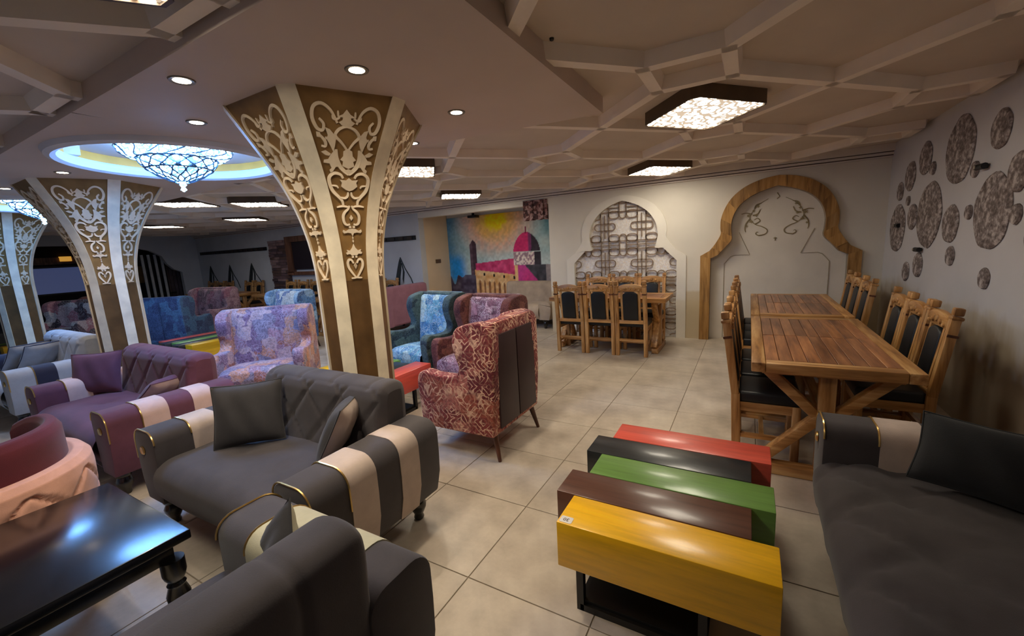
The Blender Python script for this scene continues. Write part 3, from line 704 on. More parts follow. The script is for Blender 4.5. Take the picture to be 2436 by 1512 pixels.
# round mosaic discs on the right wall
t = NT('disc_mosaic'); v = t.coord(); n_ = t.noise(v, 24, 4, 0.65); vo = t.n('ShaderNodeTexVoronoi'); vo.inputs['Scale'].default_value = 30; t.l(v, vo.inputs['Vector'])
c_ = t.ramp(n_.outputs['Fac'], [(0.36, srgb(88, 76, 72)), (0.5, srgb(132, 120, 116)), (0.62, srgb(186, 176, 172))])
sp = t.n('ShaderNodeSeparateColor'); t.l(vo.outputs['Color'], sp.inputs[0])
c_ = t.mix(0.5, c_, t.ramp(sp.outputs[0], [(0, (0.6, 0.58, 0.58, 1)), (1, (1.3, 1.28, 1.25, 1))]), 'MULTIPLY'); t.bump(n_.outputs['Fac'], 0.5, 0.01)
m_disc = t.fin(c_, 0.7)
DISC = [(4.85, 2.10, .265, 'largest high grey mosaic disc on the right wall'), (4.21, 2.13, .13, 'medium grey disc right of the largest high disc'), (5.62, 2.15, .155, 'grey disc left of the largest high disc'),
        (5.40, 2.03, .06, 'small grey disc tucked under the disc left of the largest high one'), (6.03, 2.03, .15, 'grey disc nearest the ceiling corner'), (6.33, 1.90, .10, 'small grey disc nearest the room corner'),
        (6.02, 1.78, .05, 'tiny grey disc near the room corner'), (6.32, 1.50, .26, 'large plain grey disc beside the room corner with a black camera'), (5.84, 1.61, .13, 'grey disc overlapping the big middle disc on its left'),
        (5.39, 1.61, .30, 'big mottled grey disc in the middle of the right wall'), (4.87, 1.52, .155, 'grey disc just right of the big middle disc'), (4.53, 1.91, .06, 'small grey disc beside the upper wall camera'),
        (4.20, 1.59, .26, 'big vine-patterned disc at the right of the wall'), (4.55, 1.60, .055, 'tiny disc left of the vine-patterned disc'), (3.88, 1.56, .065, 'tiny disc right of the vine-patterned disc'),
        (3.91, 1.82, .125, 'grey disc at the right picture edge'), (4.80, 1.26, .08, 'small disc below the disc right of the big middle one'), (5.54, 1.14, .12, 'grey disc hanging under the lower wall camera'),
        (5.88, 1.05, .10, 'lowest grey disc near the room corner'), (4.18, 1.13, .075, 'small lone disc low on the right wall'), (3.60, 1.42, .14, 'disc cut off by the right picture edge')]
for y, z, r, lb in DISC:
    m = MB(); n = 36
    prof = [(0.0, 0.016), (r*0.5, 0.016), (r*0.92, 0.014), (r, 0.006), (r, 0.0)]
    vs = []; fs = []
    for k in range(n):
        a = 2*PI*k/n; w_ = 1+0.02*math.sin(5*a+y*9)+0.012*math.sin(9*a+z*7)
        vs += [(-h, rr_*w_*math.cos(a), rr_*w_*math.sin(a)) for rr_, h in prof[1:]]
    q = len(prof)-1; vs.append((-0.016, 0, 0)); cidx = len(vs)-1
    for k in range(n):
        b = ((k+1) % n)*q; fs.append((cidx, k*q, b)); fs += [(k*q+i, k*q+i+1, b+i+1, b+i) for i in range(q-1)]
    m.add(vs, fs); o = obj('mosaic_disc', m, m_disc); o.location = (XR-0.002, y, z); tag(o, lb, 'wall disc', 'mosaic discs on the right wall')
for y, z, lb in ((6.22, 1.53, 'black wall camera on the large plain disc by the corner'), (4.36, 1.91, 'black wall camera between the high discs'), (5.50, 1.29, 'black wall camera below the big middle disc')):
    k = thing('wall_camera', lb, 'camera', (XR, y, z), 0, 'small black cameras on the right wall')
    obj('body', MB().tube([(-0.03, -0.05, 0), (-0.035, 0.0, 0), (-0.035, 0.05, 0)], 0.022, 12), m_blackm, k, smooth=True)
    obj('lens', MB().tube([(-0.055, 0.03, 0), (-0.06, 0.03, 0)], 0.012, 10), plain('lens_glint', srgb(190, 180, 160), 0.2), k); obj('bracket', MB().box(-0.03, 0, -0.015, 0.015, -0.015, 0.015), m_blackm, k)

# ================================================================ LIGHTS
m_lampfr = plain('lamp_frame_bronze', srgb(88, 70, 52), 0.5, 0.08, 8)
m_diff = emit('lamp_diffuser', srgb(255, 244, 222), LAMP_E, 14, (0.014, 0.011, 0.008, 1), 0.12)
LAMPS = [(-.33, 3.52, 'diamond ceiling lamp with fretwork glowing above the wooden dining tables'), (-1.06, 5.92, 'diamond ceiling lamp nearest the lattice screen arch'), (-3.28, 3.58, 'diamond ceiling lamp right behind the scrollwork pillar'),
         (-4.16, 5.80, 'diamond ceiling lamp in front of the mural'), (-1.72, 0.36, 'diamond ceiling lamp cut off at the top left of the picture'), (-7.15, 3.15, 'left one of the pair of lamps behind the chandelier'),
         (-6.65, 3.95, 'right one of the pair of lamps behind the chandelier'), (-9.15, 5.10, 'small far diamond lamp below the right lamp of the pair'), (-11.3, 4.45, 'farthest diamond lamp near the left opening')]
hx, hy = 0.40, 0.46
m_diff2 = emit('lamp_diffuser_cool', srgb(255, 250, 240), LAMP_E*0.45, 14, (0.03, 0.027, 0.022, 1), 0.12)
for x, y, lb in LAMPS:
    l = thing('ceiling_lamp', lb, 'lamp', (x, y, 0), 0, 'diamond fretwork ceiling lamps')
    dia = [(-hx, 0.02), (-hx, -0.02), (-0.03, -hy), (0.03, -hy), (hx, -0.02), (hx, 0.02), (0.03, hy), (-0.03, hy)]
    fr = MB(); n = len(dia)
    ins = [(a*0.965, b*0.965) for a, b in dia]
    vs = [(a, b, ZC) for a, b in dia]+[(a, b, 2.395) for a, b in dia]+[(a, b, 2.395) for a, b in ins]+[(a, b, 2.408) for a, b in ins]
    fr.add(vs, [(q*n+i, q*n+(i+1) % n, (q+1)*n+(i+1) % n, (q+1)*n+i) for q in range(3) for i in range(n)])
    obj('frame', fr, m_lampfr, l)
    obj('diffuser', MB().add([(a, b, 2.404) for a, b in ins], [tuple(range(n))]), m_diff if x > -5 else m_diff2, l)
tag(obj('ceiling_sensor', MB().lathe([(.006, -.012), (.010, -.009), (.011, 0)], 14, (-.84, 1.99, ZC)), m_blackm, smooth=True), 'tiny black sensor on the ceiling beside the soffit edge', 'sensor')
m_spotring = plain('spot_ring', srgb(120, 112, 104), 0.4)
m_spote = emit('spot_glow', srgb(255, 232, 200), 40)
SPOTS = [(-2.32, 1.10, 'recessed downlight nearest the left soffit edge'), (-1.61, 1.50, 'recessed downlight in front of the scrollwork pillar'), (-1.62, 2.28, 'recessed downlight right of the scrollwork pillar'),
         (-2.33, 2.66, 'recessed downlight behind the scrollwork pillar'), (-2.93, 1.43, 'recessed downlight left of the scrollwork pillar'), (-5.16, 1.40, 'recessed downlight before the second pillar'), (-6.4, 1.3, 'recessed downlight beyond the second pillar')]
for x, y, lb in SPOTS:
    l = thing('downlight', lb, 'downlight', (x, y, ZS), 0, 'recessed soffit downlights')
    n = 20; vs = [(r*math.cos(2*PI*k/n), r*math.sin(2*PI*k/n), z) for r, z in ((.055, 0.0), (.052, -.006), (.036, -.004)) for k in range(n)]
    obj('ring', MB().add(vs, [(q*n+k, q*n+(k+1) % n, (q+1)*n+(k+1) % n, (q+1)*n+k) for q in range(2) for k in range(n)]), m_spotring, l)
    obj('bulb', MB().add([(.036*math.cos(2*PI*k/n), .036*math.sin(2*PI*k/n), -.004) for k in range(n)], [tuple(range(n))]), m_spote, l)
    ld = bpy.data.lights.new('downlight_beam', 'SPOT'); ld.energy = SPOT_W; ld.color = (1.0, 0.84, 0.64); ld.spot_size = 2.1; ld.spot_blend = 0.8; ld.shadow_soft_size = 0.04
    lo_ = bpy.data.objects.new('downlight_beam', ld); C.objects.link(lo_); lo_.parent = l; lo_.location = (0, 0, -0.03)
# chandeliers: two-tier bowls of lit glass under a wire scroll cage
m_glass = emit('chandelier_glass', (0.17, 0.43, 1.0, 1), CHAND_E, 24, (0.003, 0.007, 0.013, 1), 0.09)
m_wire = plain('chandelier_wire', srgb(84, 104, 122), 0.3, 0.05, 10, metal=0.6)
def chandelier(x, y, lb):
    l = thing('chandelier', lb, 'chandelier', (x, y, 0), 0, 'lit crystal bowl chandeliers')
    zt = 2.45
    up = [(.37, zt), (.36, zt-.03), (.31, zt-.065), (.26, zt-.075)]; dn = [(.255, zt-.075), (.245, zt-.105), (.21, zt-.15), (.15, zt-.195), (.08, zt-.232), (.025, zt-.25)]
    n = 40
    for nm, prof in (('upper_glass', up), ('lower_glass', dn)):
        vs = [(r*math.cos(2*PI*k/n), r*math.sin(2*PI*k/n), z) for r, z in prof for k in range(n)]
        obj(nm, MB().add(vs, [(q*n+k, q*n+(k+1) % n, (q+1)*n+(k+1) % n, (q+1)*n+k) for q in range(len(prof)-1) for k in range(n)]), m_glass, l, smooth=True)
    wm = MB()
    for r, z in ((.375, zt), (.262, zt-.075), (.215, zt-.15)): wm.tube([((r+.004)*math.cos(2*PI*k/36), (r+.004)*math.sin(2*PI*k/36), z) for k in range(36)], .008, 5, True)
    def onb(tt, a):   # point on the lower bowl
        i = min(len(dn)-2, int(tt*(len(dn)-1))); f = tt*(len(dn)-1)-i; r = dn[i][0]+(dn[i+1][0]-dn[i][0])*f+.008; z = dn[i][1]+(dn[i+1][1]-dn[i][1])*f
        return (r*math.cos(a), r*math.sin(a), z)
    for k in range(14):
        a0 = 2*PI*k/14
        wm.tube([onb(i/14*0.95, a0+0.22*math.sin(i/14*9)) for i in range(15)], .006, 4); wm.tube([onb(i/14*0.95, a0-0.22*math.sin(i/14*9)) for i in range(15)], .006, 4)
        P = []
        for i in range(13):
            f = i/12; j = min(2, int(f*3)); g_ = f*3-j; r = up[j][0]+(up[j+1][0]-up[j][0])*g_+.006; z = up[j][1]+(up[j+1][1]-up[j][1])*g_; a = a0+0.2*math.sin(f*5); P.append((r*math.cos(a), r*math.sin(a), z))
        wm.tube(P, .006, 4)
    obj('wire_cage', wm, m_wire, l)
    obj('stem', MB().lathe([(.02, zt-.22), (.02, 2.455), (.09, 2.46), (.10, 2.478)], 16), m_wire, l, smooth=True)
    obj('canopy_ring', MB().tube([(.33*math.cos(2*PI*k/36), .33*math.sin(2*PI*k/36), zt+.02) for k in range(36)], .012, 6, True), m_wire, l, smooth=True)
    fn = obj('finial', MB().lathe([(.005, -.075), (.022, -.06), (.012, -.04), (.026, -.02), (.01, 0)], 12, (0, 0, zt-.245)), m_glass, l, smooth=True)
chandelier(CH[0][0], CH[0][1], 'glowing blue crystal bowl chandelier between the two nearest pillars')
chandelier(CH[1][0], CH[1][1], 'far crystal bowl chandelier partly hidden behind the second pillar')

# ================================================================ FURNITURE
LEG = [(.018, 0), (.022, .012), (.018, .03), (.024, .045), (.034, .075), (.036, .095), (.026, .125), (.034, .135), (.034, .15), (.030, .175)]
leg_mesh = make_mesh('leg', MB().lathe(LEG, 14), m_black, smooth=True)
def groove(d, w_): return math.exp(-(d/w_)**2)
def sofa(label, loc, rz, mm, ms, W=1.64, D=.80, H=.835, group='striped-arm loveseats', stripes=True, tuft=False, name='loveseat', quilt=True, AH=.61, BW=None, BX=None):
    s = thing(name, label, 'sofa', loc, rz, group); aw = .25; h = D/2
    def prof(e=0.0):
        x0, x1 = W/2-aw-e, W/2+e; r = .085+e
        top = [(x1-.035, .17-e*0), (x1-.005, .30), (x1, .42)]
        P = list(top)
        for k in range(7): a = PI/2*k/6; P.append((x1-r+r*math.cos(a), AH+e-r+r*math.sin(a)))
        for k in range(7): a = PI/2+PI/2*k/6; P.append((x0+r*.8+r*.8*math.cos(a), AH+e-r*.8+r*.8*math.sin(a)))
        P += [(x0, .42), (x0+.02, .17)]
        return P
    for sg in (1, -1):
        f = lambda P: [(sg*a, b) for a, b in P]
        a_ = obj('arm', MB().prism(f(prof()), 'xz', -h, h), mm, s, bevel=.012)
        if stripes:
            for y0, y1 in ((.24, .43), (.62, .79)): obj('stripe', MB().prism(f(prof(.004)), 'xz', -h+y0*D, -h+y1*D), ms, a_, smooth=0.5)
            pf = f(prof(.004))[2:17]
            for yy, nm in ((-h+.004, 'front_piping'), (-h+.235*D, 'nail_trim')): obj(nm, MB().tube([(a, yy, b) for a, b in pf], .0045, 5), m_gold, a_, smooth=True)
            o_ = obj('arm_button', MB().lathe([(.004, -.004), (.024, -.004), (.027, 0), (.022, .006), (.012, .003), (.004, .006)], 14), m_gold, a_, smooth=True)
            o_.location = (sg*(W/2-aw*.42), -h-.004, AH-.12); o_.rotation_euler = (PI/2, 0, 0)
    obj('base', MB().box(-W/2+aw-.02, W/2-aw+.02, -h+.05, h-.04, .17, .32), mm, s, bevel=.01)
    xi = W/2-aw+.012; path = catmull([(0, h-.16, .425), (0, .05, .44), (0, -h+.14, .445), (0, -h+.03, .425), (0, -h-.025, .36), (0, -h-.02, .26), (0, -h+.02, .185)], 5)
    def seat(u, v_):
        i = v_*(len(path)-1); k = min(len(path)-2, int(i)); p = path[k].lerp(path[k+1], i-k); x = -xi+2*xi*u
        puff = .012*(1-(2*u-1)**6); dz = 0
        if tuft:
            for q in range(6): dz -= .014*groove(p.y-(-h+.05+.0*q), .03)*0
            a1 = abs(((x+p.y*.8)/.36+.5) % 1-.5)*.36; a2 = abs(((x-p.y*.8)/.36+.5) % 1-.5)*.36
            dz -= .020*max(groove(a1, .03), groove(a2, .03))*(1 if p.y < -.05 else .35)+.018*groove(p.y+h*.42, .03)
        else:
            dz += .008*math.sin(x*7+p.y*5)*math.cos(p.y*9+x*2)
            for bx in (-.22, .22): dz -= .02*math.exp(-((x-bx)**2+(p.y+.1)**2)/.004)
        return (x, p.y-puff*.6 if p.y < -h+.08 else p.y, p.z+puff+dz)
    obj('seat_cushion', MB().grid(seat, 48, 36), mm, s, smooth=3.0)
    bw = (W/2-.215) if BW is None else BW; bp_ = catmull([(0, h-.27, .40), (0, h-.235, .55), (0, h-.215, .70), (0, h-.205, H-.07), (0, h-.17, H-.015), (0, h-.10, H), (0, h-.03, H-.015), (0, h, H-.07), (0, h-.005, .6), (0, h-.02, .2)], 6)
    npth = len(bp_); er = .05; bx0, bx1 = BX or (-bw, bw)
    def backf(u, v_):
        i = v_*(npth-1); k = min(npth-2, int(i)); p = bp_[k].lerp(bp_[k+1], i-k); tg = (bp_[k+1]-bp_[k]).normalized(); nrm = Vector((0, -tg.z, tg.y)) if True else None
        x = bx0+(bx1-bx0)*u; e = min(x-bx0, bx1-x); ins = er-math.sqrt(max(0, er*er-(er-min(e, er))**2)); d = -ins
        if quilt and e > .02:
            q = .30
            if p.y < h-.19:
                hh = p.z-.42
                a1 = abs(((x+hh*.9)/q+.5) % 1-.5)*q; a2 = abs(((x-hh*.9)/q+.5) % 1-.5)*q
                d -= .014*max(groove(a1, .014), groove(a2, .014)); d += .006
            else:
                d -= .010*groove(abs(((x+.4)/q+.5) % 1-.5)*q, .012)
        nn = Vector((0, -tg.z, tg.y)); nn = nn if nn.y*(p.y-(h-.11)) + nn.z*(p.z-.55) > 0 else -nn
        return (x, p.y+nn.y*d, p.z+nn.z*d)
    g_ = MB().grid(backf, 84, 54)
    for uu in (0, 1): g_.add([backf(uu, j/54) for j in range(55)], [tuple(range(55))])
    obj('backrest', g_, mm, s, smooth=1.0, tri=True)
    for x, y in ((W/2-.14, -h+.07), (-W/2+.14, -h+.07), (W/2-.14, h-.07), (-W/2+.14, h-.07)):
        o_ = obj('leg', leg_mesh, None, s); o_.location = (x, y, 0); o_.scale = (1.35, 1.35, 1)
    return s
def pillow(label, loc, rot, mf, mk, sx=.42, sz=.42, th=.13, group='throw pillows'):
    s = thing('throw_pillow', label, 'pillow', loc, 0, group); s.rotation_euler = rot
    def f(sgn):
        def fn(u, v_):
            a, b = 2*u-1, 2*v_-1; e = max(0, (1-abs(a)**2.6)*(1-abs(b)**2.6))**.55
            k = 1-.07*(1-abs(b)**1.5)*abs(a)**2; k2 = 1-.07*(1-abs(a)**1.5)*abs(b)**2
            wr = .004*math.sin(9*a+4*b)*e
            return (a*sx/2*k, sgn*(th/2*e+wr), sz/2+b*sz/2*k2)
        return fn
    obj('front_cover', MB().grid(f(-1), 20, 20), mf, s, smooth=3.0); obj('back_cover', MB().grid(f(1), 20, 20), mk, s, smooth=3.0)
    ed = [f(1)(i/20, 0) for i in range(20)]+[f(1)(1, i/20) for i in range(20)]+[f(1)(1-i/20, 1) for i in range(20)]+[f(1)(0, 1-i/20) for i in range(20)]
    obj('seam_piping', MB().tube(ed, .004, 5, True), mf, s)
    return s
f_grey = fabric('charcoal_velvet', srgb(70, 65, 67)); f_taupe = fabric('taupe_velvet', srgb(190, 172, 160)); f_purp = fabric('plum_velvet', srgb(104, 62, 76))
f_pink = fabric('blush_velvet', srgb(208, 176, 166)); f_lgrey = fabric('light_grey_velvet', srgb(166, 166, 168)); f_navy = fabric('navy_velvet', srgb(44, 44, 60)); f_olive = fabric('sand_velvet', srgb(186, 180, 152))
f_dk = fabric('dark_pillow', srgb(62, 60, 62)); f_black = fabric('black_pillow', srgb(38, 39, 42)); f_beige = fabric('beige_velvet', srgb(178, 160, 140)); f_mauve = fabric('mauve_velvet', srgb(150, 104, 118)); f_r = fabric('dark_sofa_velvet', srgb(66, 60, 61))
sofa('charcoal loveseat with taupe arm stripes in front of the scrollwork pillar', (-2.315, 1.30, 0), 0, f_grey, f_taupe, BX=(-.47, .62))
sofa('charcoal loveseat seen from behind at the bottom of the picture', (-1.26, .07, 0), -PI/2, f_grey, f_olive)
sofa('plum loveseat with blush arm stripes left of the charcoal loveseat', (-4.43, 1.30, 0), 0, f_purp, f_pink, W=1.72)
sofa('light grey loveseat with navy arm stripes left of the plum loveseat', (-7.0, 1.36, 0), 0, f_lgrey, f_navy, W=1.64)
sofa('long dark sofa with taupe arm stripes along the right picture edge', (.78, 1.55, 0), -PI/2, f_r, f_taupe, W=2.1, D=.88, tuft=True, group='striped-arm sofas')
sofa('mauve sofa with its back turned, beside the mural recess', (-6.15, 6.05, 0), -PI/2, f_mauve, f_mauve, W=1.3, D=.75, H=.93, BW=.6, stripes=False, quilt=False, group='plain sofas')
sofa('beige sofa under the mosque mural', (-3.78, 7.30, 0), 0, f_beige, f_beige, W=1.3, D=.80, H=.84, BW=.62, stripes=False, quilt=False, group='plain sofas', AH=.50)
R = math.radians
pillow('dark square pillow leaning on the left arm of the charcoal loveseat', (-2.57, 1.25, .455), (R(-18), 0, R(48)), f_dk, f_taupe, .38, .37)
pillow('dark pillow with pale back leaning on the right arm of the charcoal loveseat', (-2.00, 1.36, .46), (R(-28), 0, R(-58)), f_dk, f_taupe, .36, .35)
pillow('dark pillow with olive back poking up behind the foreground sofa back', (-1.44, .68, .46), (R(-24), R(42), R(-34)), f_dk, f_olive, .28, .27, .10)
pillow('dark plum pillow on the left of the plum loveseat', (-5.02, 1.26, .455), (R(-18), 0, R(44)), f_purp, f_pink, .38, .37)
pillow('pale blush pillow lying by the right arm of the plum loveseat', (-4.22, 1.40, .47), (R(-56), 0, R(-80)), f_purp, f_pink, .34, .34)
pillow('light grey pillow on the left of the pale loveseat', (-7.36, 1.28, .47), (R(-38), 0, R(-70)), f_navy, f_lgrey, .38, .36)
pillow('light grey pillow with dark back in the middle of the pale loveseat', (-7.18, 1.36, .47), (R(-38), 0, R(-70)), f_navy, f_lgrey, .38, .36)
pillow('large black pillow on the dark sofa at the right edge', (.80, 2.15, .47), (R(-36), R(3), R(-22)), f_black, f_taupe, .40, .30, .13)

# ---- printed wing chairs
def wing(label, loc, rz, mp, mside=None, mback=None, W=.72, H=1.02, name='wing_chair', group='printed wing chairs', fancy=True):
    s = thing(name, label, 'armchair', loc, rz, group); mside = mside or mp; k = H/1.02
    sp_ = catmull([(-.34, .19, 0), (-.355, .40, 0), (-.36, .56, 0), (-.31, .63, 0), (-.17, .615, 0), (-.01, .62, 0), (.045, .68, 0), (.02, .77, 0), (.0, .88, 0), (.04, .975, 0), (.13, 1.01, 0), (.24, 1.025, 0), (.32, 1.0, 0)], 4)
    P = [(p.x, p.y*k) for p in sp_]+[(.345, .95*k), (.34, .5), (.315, .19)]
    for sg in (-1, 1):
        x0, x1 = (W/2-.11)*sg, W/2*sg
        obj('side_wing', MB().prism(P, 'yz', min(x0, x1), max(x0, x1)), mside, s, bevel=.028, seg=3)
    def bk(u, v_):
        x = (-W/2+.07)+(W-.14)*u; z = .40+(H-.40)*v_; b = 2*u-1
        y = .07+.10*v_-.045*(1-b*b)*math.sin(PI*min(1, v_*1.05))-.012*math.cos(b*9)*(1 if .1 < v_ < .95 else 0)
        if v_ > .90: y += .14*((v_-.90)/.10)**1.6; z -= .012*((v_-.90)/.10)**2
        return (x, y, z+.014*v_)
    obj('inner_back', MB().grid(bk, 24, 24), mp, s, smooth=3.0)
    obj('back_shell', MB().box(-W/2+.05, W/2-.05,   .20, .33, .20, H), mside, s, bevel=.02)
    mb_ = mback or mside
    for sg in (-1, 1):
        a, b = sorted((sg*.006, sg*(W/2-.075))); obj('back_panel', MB().prism([(a, .24), (b, .24), (b, .93*k), (a, .93*k)], 'xz', .325, .343), mb_, s, bevel=.004)
    def st(u, v_):
        x = (-W/2+.10)+(W-.20)*u; pth = [(.16, .44), (-.10, .465), (-.30, .46), (-.375, .43), (-.39, .36), (-.375, .29)]; i = v_*5; q = min(4, int(i)); f = i-q
        y = pth[q][0]*(1-f)+pth[q+1][0]*f; z = pth[q][1]*(1-f)+pth[q+1][1]*f; return (x, y, z+.02*(1-(2*u-1)**4))
    obj('seat_cushion', MB().grid(st, 20, 20), mp, s, smooth=3.0)
    obj('front_rail', MB().box(-W/2+.03, W/2-.03, -.35, .30, .19, .31), mside, s, bevel=.015)
    for x, y in ((-1, -1), (1, -1), (-1, 1), (1, 1)):
        px_, py_ = x*(W/2-.07), -.30 if y < 0 else .28
        obj('leg', MB().tube([(px_+x*.03, py_+y*.05, 0), (px_, py_, .20)], [.013, .024], 10), m_legwood, s, smooth=True)
    return s
cr = srgb(216, 186, 160)
p1 = pattern('print_burgundy', [srgb(132, 62, 62), srgb(104, 44, 50), srgb(160, 96, 88), srgb(120, 56, 58), srgb(146, 78, 66)], srgb(228, 186, 160), 5.5, .085)
p2 = pattern('print_mauve', [srgb(120, 84, 104), srgb(150, 112, 130), srgb(96, 62, 82), srgb(176, 144, 158)], srgb(214, 196, 208), 11, .07)
p2s = pattern('print_maroon', [srgb(96, 54, 54), srgb(120, 76, 70), srgb(80, 44, 48)], srgb(136, 100, 90), 9, .03)
p3 = pattern('print_aqua', [srgb(92, 150, 196), srgb(140, 186, 208), srgb(74, 128, 172), srgb(168, 196, 200), srgb(96, 160, 190)], srgb(210, 224, 226), 8, .06)
p3s = pattern('print_teal', [srgb(56, 76, 84), srgb(76, 98, 100), srgb(46, 62, 74)], srgb(108, 130, 130), 9, .03)
p4 = pattern('print_lavender', [srgb(166, 128, 140), srgb(196, 142, 116), srgb(134, 106, 130), srgb(190, 160, 160), srgb(168, 112, 98), srgb(140, 128, 146)], srgb(200, 182, 200), 8, .05)
p5 = pattern('print_navy', [srgb(60, 74, 104), srgb(70, 98, 124), srgb(50, 60, 90)], srgb(96, 122, 150), 7, .03)
p5l = pattern('print_sky', [srgb(96, 140, 186), srgb(150, 186, 212), srgb(70, 104, 150)], srgb(190, 208, 222), 8, .04)
p6 = pattern('print_rose', [srgb(126, 92, 96), srgb(150, 116, 116), srgb(96, 74, 76), srgb(136, 84, 92)], srgb(184, 150, 152), 8, .06)
p7 = pattern('print_ice', [srgb(150, 172, 190), srgb(190, 202, 206), srgb(86, 112, 160), srgb(176, 184, 190)], srgb(214, 220, 222), 8, .05)
p8 = pattern('print_ash', [srgb(96, 76, 80), srgb(200, 196, 190), srgb(164, 112, 118), srgb(76, 66, 70), srgb(180, 160, 158)], srgb(214, 206, 200), 5, .04)
m_espresso = plain('espresso_panel', srgb(56, 38, 42), 0.5, 0.08, 4)
wing('burgundy printed wing chair with espresso back panel, nearest the colour-bar table', (-1.86, 2.70, 0), -PI/2, p2, p1, m_espresso)
wing('mauve printed wing chair behind the burgundy one', (-2.40, 3.52, 0), R(-8), p2, p2s, W=.76, H=1.05)
wing('aqua printed wing chair beside the mauve one', (-3.26, 3.70, 0), R(-8), p3, p3s, W=.74, H=1.05)
wing('lavender and coral printed wing chair left of the scrollwork pillar', (-4.50, 2.50, 0), R(43), p4, p4, W=.90, H=1.03)
wing('dark blue printed wing chair with its back turned beyond the second pillar', (-8.95, 3.50, 0), PI+.5, p5l, p5, p5, W=.76)
wing('wide rose printed wing chair beyond the dark blue one', (-9.95, 4.45, 0), R(10), p6, p6, W=1.1, H=1.04)
wing('ice blue printed wing chair behind the lavender one', (-7.0, 4.25, 0), 0, p7, p5l, W=.95)
wing('rose printed wing chair in front of the left opening, nearer the far pillar', (-11.6, 2.75, 0), R(40), p8, p8, W=.8, H=.98)
wing('pale rose printed wing chair in front of the left opening, farther from the far pillar', (-12.4, 3.5, 0), R(40), p6, p2s, W=.9, H=.98)
wing('black armchair at the left picture edge behind the pale loveseat', (-11.7, 1.55, 0), R(60), f_navy, f_black, W=.8, H=.85)

# ---- colour-bar coffee tables
def grain(name, col, dk): return wood(name, tuple(x*dk for x in col[:3])+(1,), col, tuple(min(1, x*1.12) for x in col[:3])+(1,), 'x', 1.0, .33, .35, 40)
b_y, b_br, b_g, b_k, b_r = grain('bar_yellow', srgb(244, 188, 14), .82), grain('bar_brown', srgb(96, 62, 50), .7), grain('bar_green', srgb(118, 168, 84), .82), grain('bar_black', srgb(38, 44, 50), .6), grain('bar_red', srgb(222, 92, 76), .8)
def colour_table(label, loc, rz, bars, name='colour_bar_table'):
    s = thing(name, label, 'table', loc, rz, 'colour-bar coffee tables'); n = len(bars); w_ = .207
    for i, (m, off, nm) in enumerate(bars):
        y0 = (i-n/2)*w_; o_ = obj('colour_bar', MB().box(-.39+off, .39+off, y0+.002, y0+w_-.002, .22, .42), m, s, bevel=.004); o_['label'] = nm
    L = n*w_/2-.06
    for x in (-.27, .20):
        for y in (-L, L): obj('leg', MB().box(x-.015, x+.015, y-.015, y+.015, 0, .22), m_blackm, s)
        obj('side_rail', MB().box(x-.015, x+.015, -L, L, 0.0, .03), m_blackm, s)
    for y in (-L, L): obj('end_rail', MB().box(-.27, .20, y-.015, y+.015, 0, .03), m_blackm, s)
    obj('bottom_shelf', MB().box(-.265, .195, -L, L, .03, .045), m_blackm, s)
    return s
BARS = [(b_y, .043, 'yellow bar'), (b_br, -.043, 'brown bar'), (b_g, .043, 'green bar'), (b_k, -.043, 'black bar'), (b_r, .043, 'red bar')]
ct = colour_table('colour-bar coffee table in the foreground with yellow bar in front', (-.303, 1.918, 0), 0, BARS)
yb = ct.children[0]
stk = obj('number_sticker', MB().prism(rrect(-.026, .026, -.020, .020, .006, 4), 'xy', .4203, .4212), plain('sticker_white', srgb(238, 234, 226), 0.5), yb); stk.location = (-.313, -.487, 0)
tc_ = bpy.data.curves.new('sticker_number', 'FONT'); tc_.body = '30'; tc_.size = .026; tc_.align_x = 'CENTER'; tc_.align_y = 'CENTER'; tc_.extrude = .0002
to = bpy.data.objects.new('sticker_number', tc_); C.objects.link(to)
me_ = bpy.data.meshes.new_from_object(to); bpy.data.objects.remove(to); me_.materials.clear(); me_.materials.append(plain('ink', srgb(70, 60, 66), 0.6))
so = obj('sticker_number', me_, None, yb); so.location = (-.313, -.487, .4216); so.rotation_euler = (0, 0, PI)
colour_table('colour-bar coffee table with red end bar between the wing chairs and pillar', (-3.30, 2.74, 0), PI/2, [(b_r, .02, 'red bar'), (b_k, -.06, 'black bar'), (b_g, .02, 'green bar'), (b_br, -.06, 'brown bar'), (b_y, .02, 'yellow bar')])
colour_table('colour-bar coffee table behind the plum loveseat', (-7.3, 3.12, 0), PI/2, [(b_y, .03, 'yellow bar'), (b_k, -.05, 'black bar'), (b_g, .03, 'green bar'), (b_k, -.05, 'black bar'), (b_r, .03, 'red bar')])
colour_table('colour-bar coffee table at the left picture edge', (-10.55, 2.0, 0), PI/2, [(b_y, .03, 'yellow bar'), (b_k, -.05, 'black bar'), (b_g, .03, 'green bar')])

# ---- black coffee table
bt = thing('coffee_table', 'glossy black coffee table with turned legs in the left foreground', 'table', (-2.37, .25, 0))
obj('top', MB().box(-.42, .42, -.43, .42, .435, .475), m_black, bt, bevel=.006)
obj('apron', MB().box(-.37, .37, -.38, .37, .355, .435), m_black, bt, bevel=.003)
TL = [(.02, 0), (.028, .01), (.022, .05), (.036, .14), (.042, .20), (.030, .24), (.034, .25), (.026, .262), (.036, .28), (.042, .30), (.042, .36)]
for x in (-.36, .36):
    for y in (-.37, .36):
        o_ = obj('leg', MB().lathe(TL, 16), m_black, bt, smooth=True); o_.location = (x, y, 0)

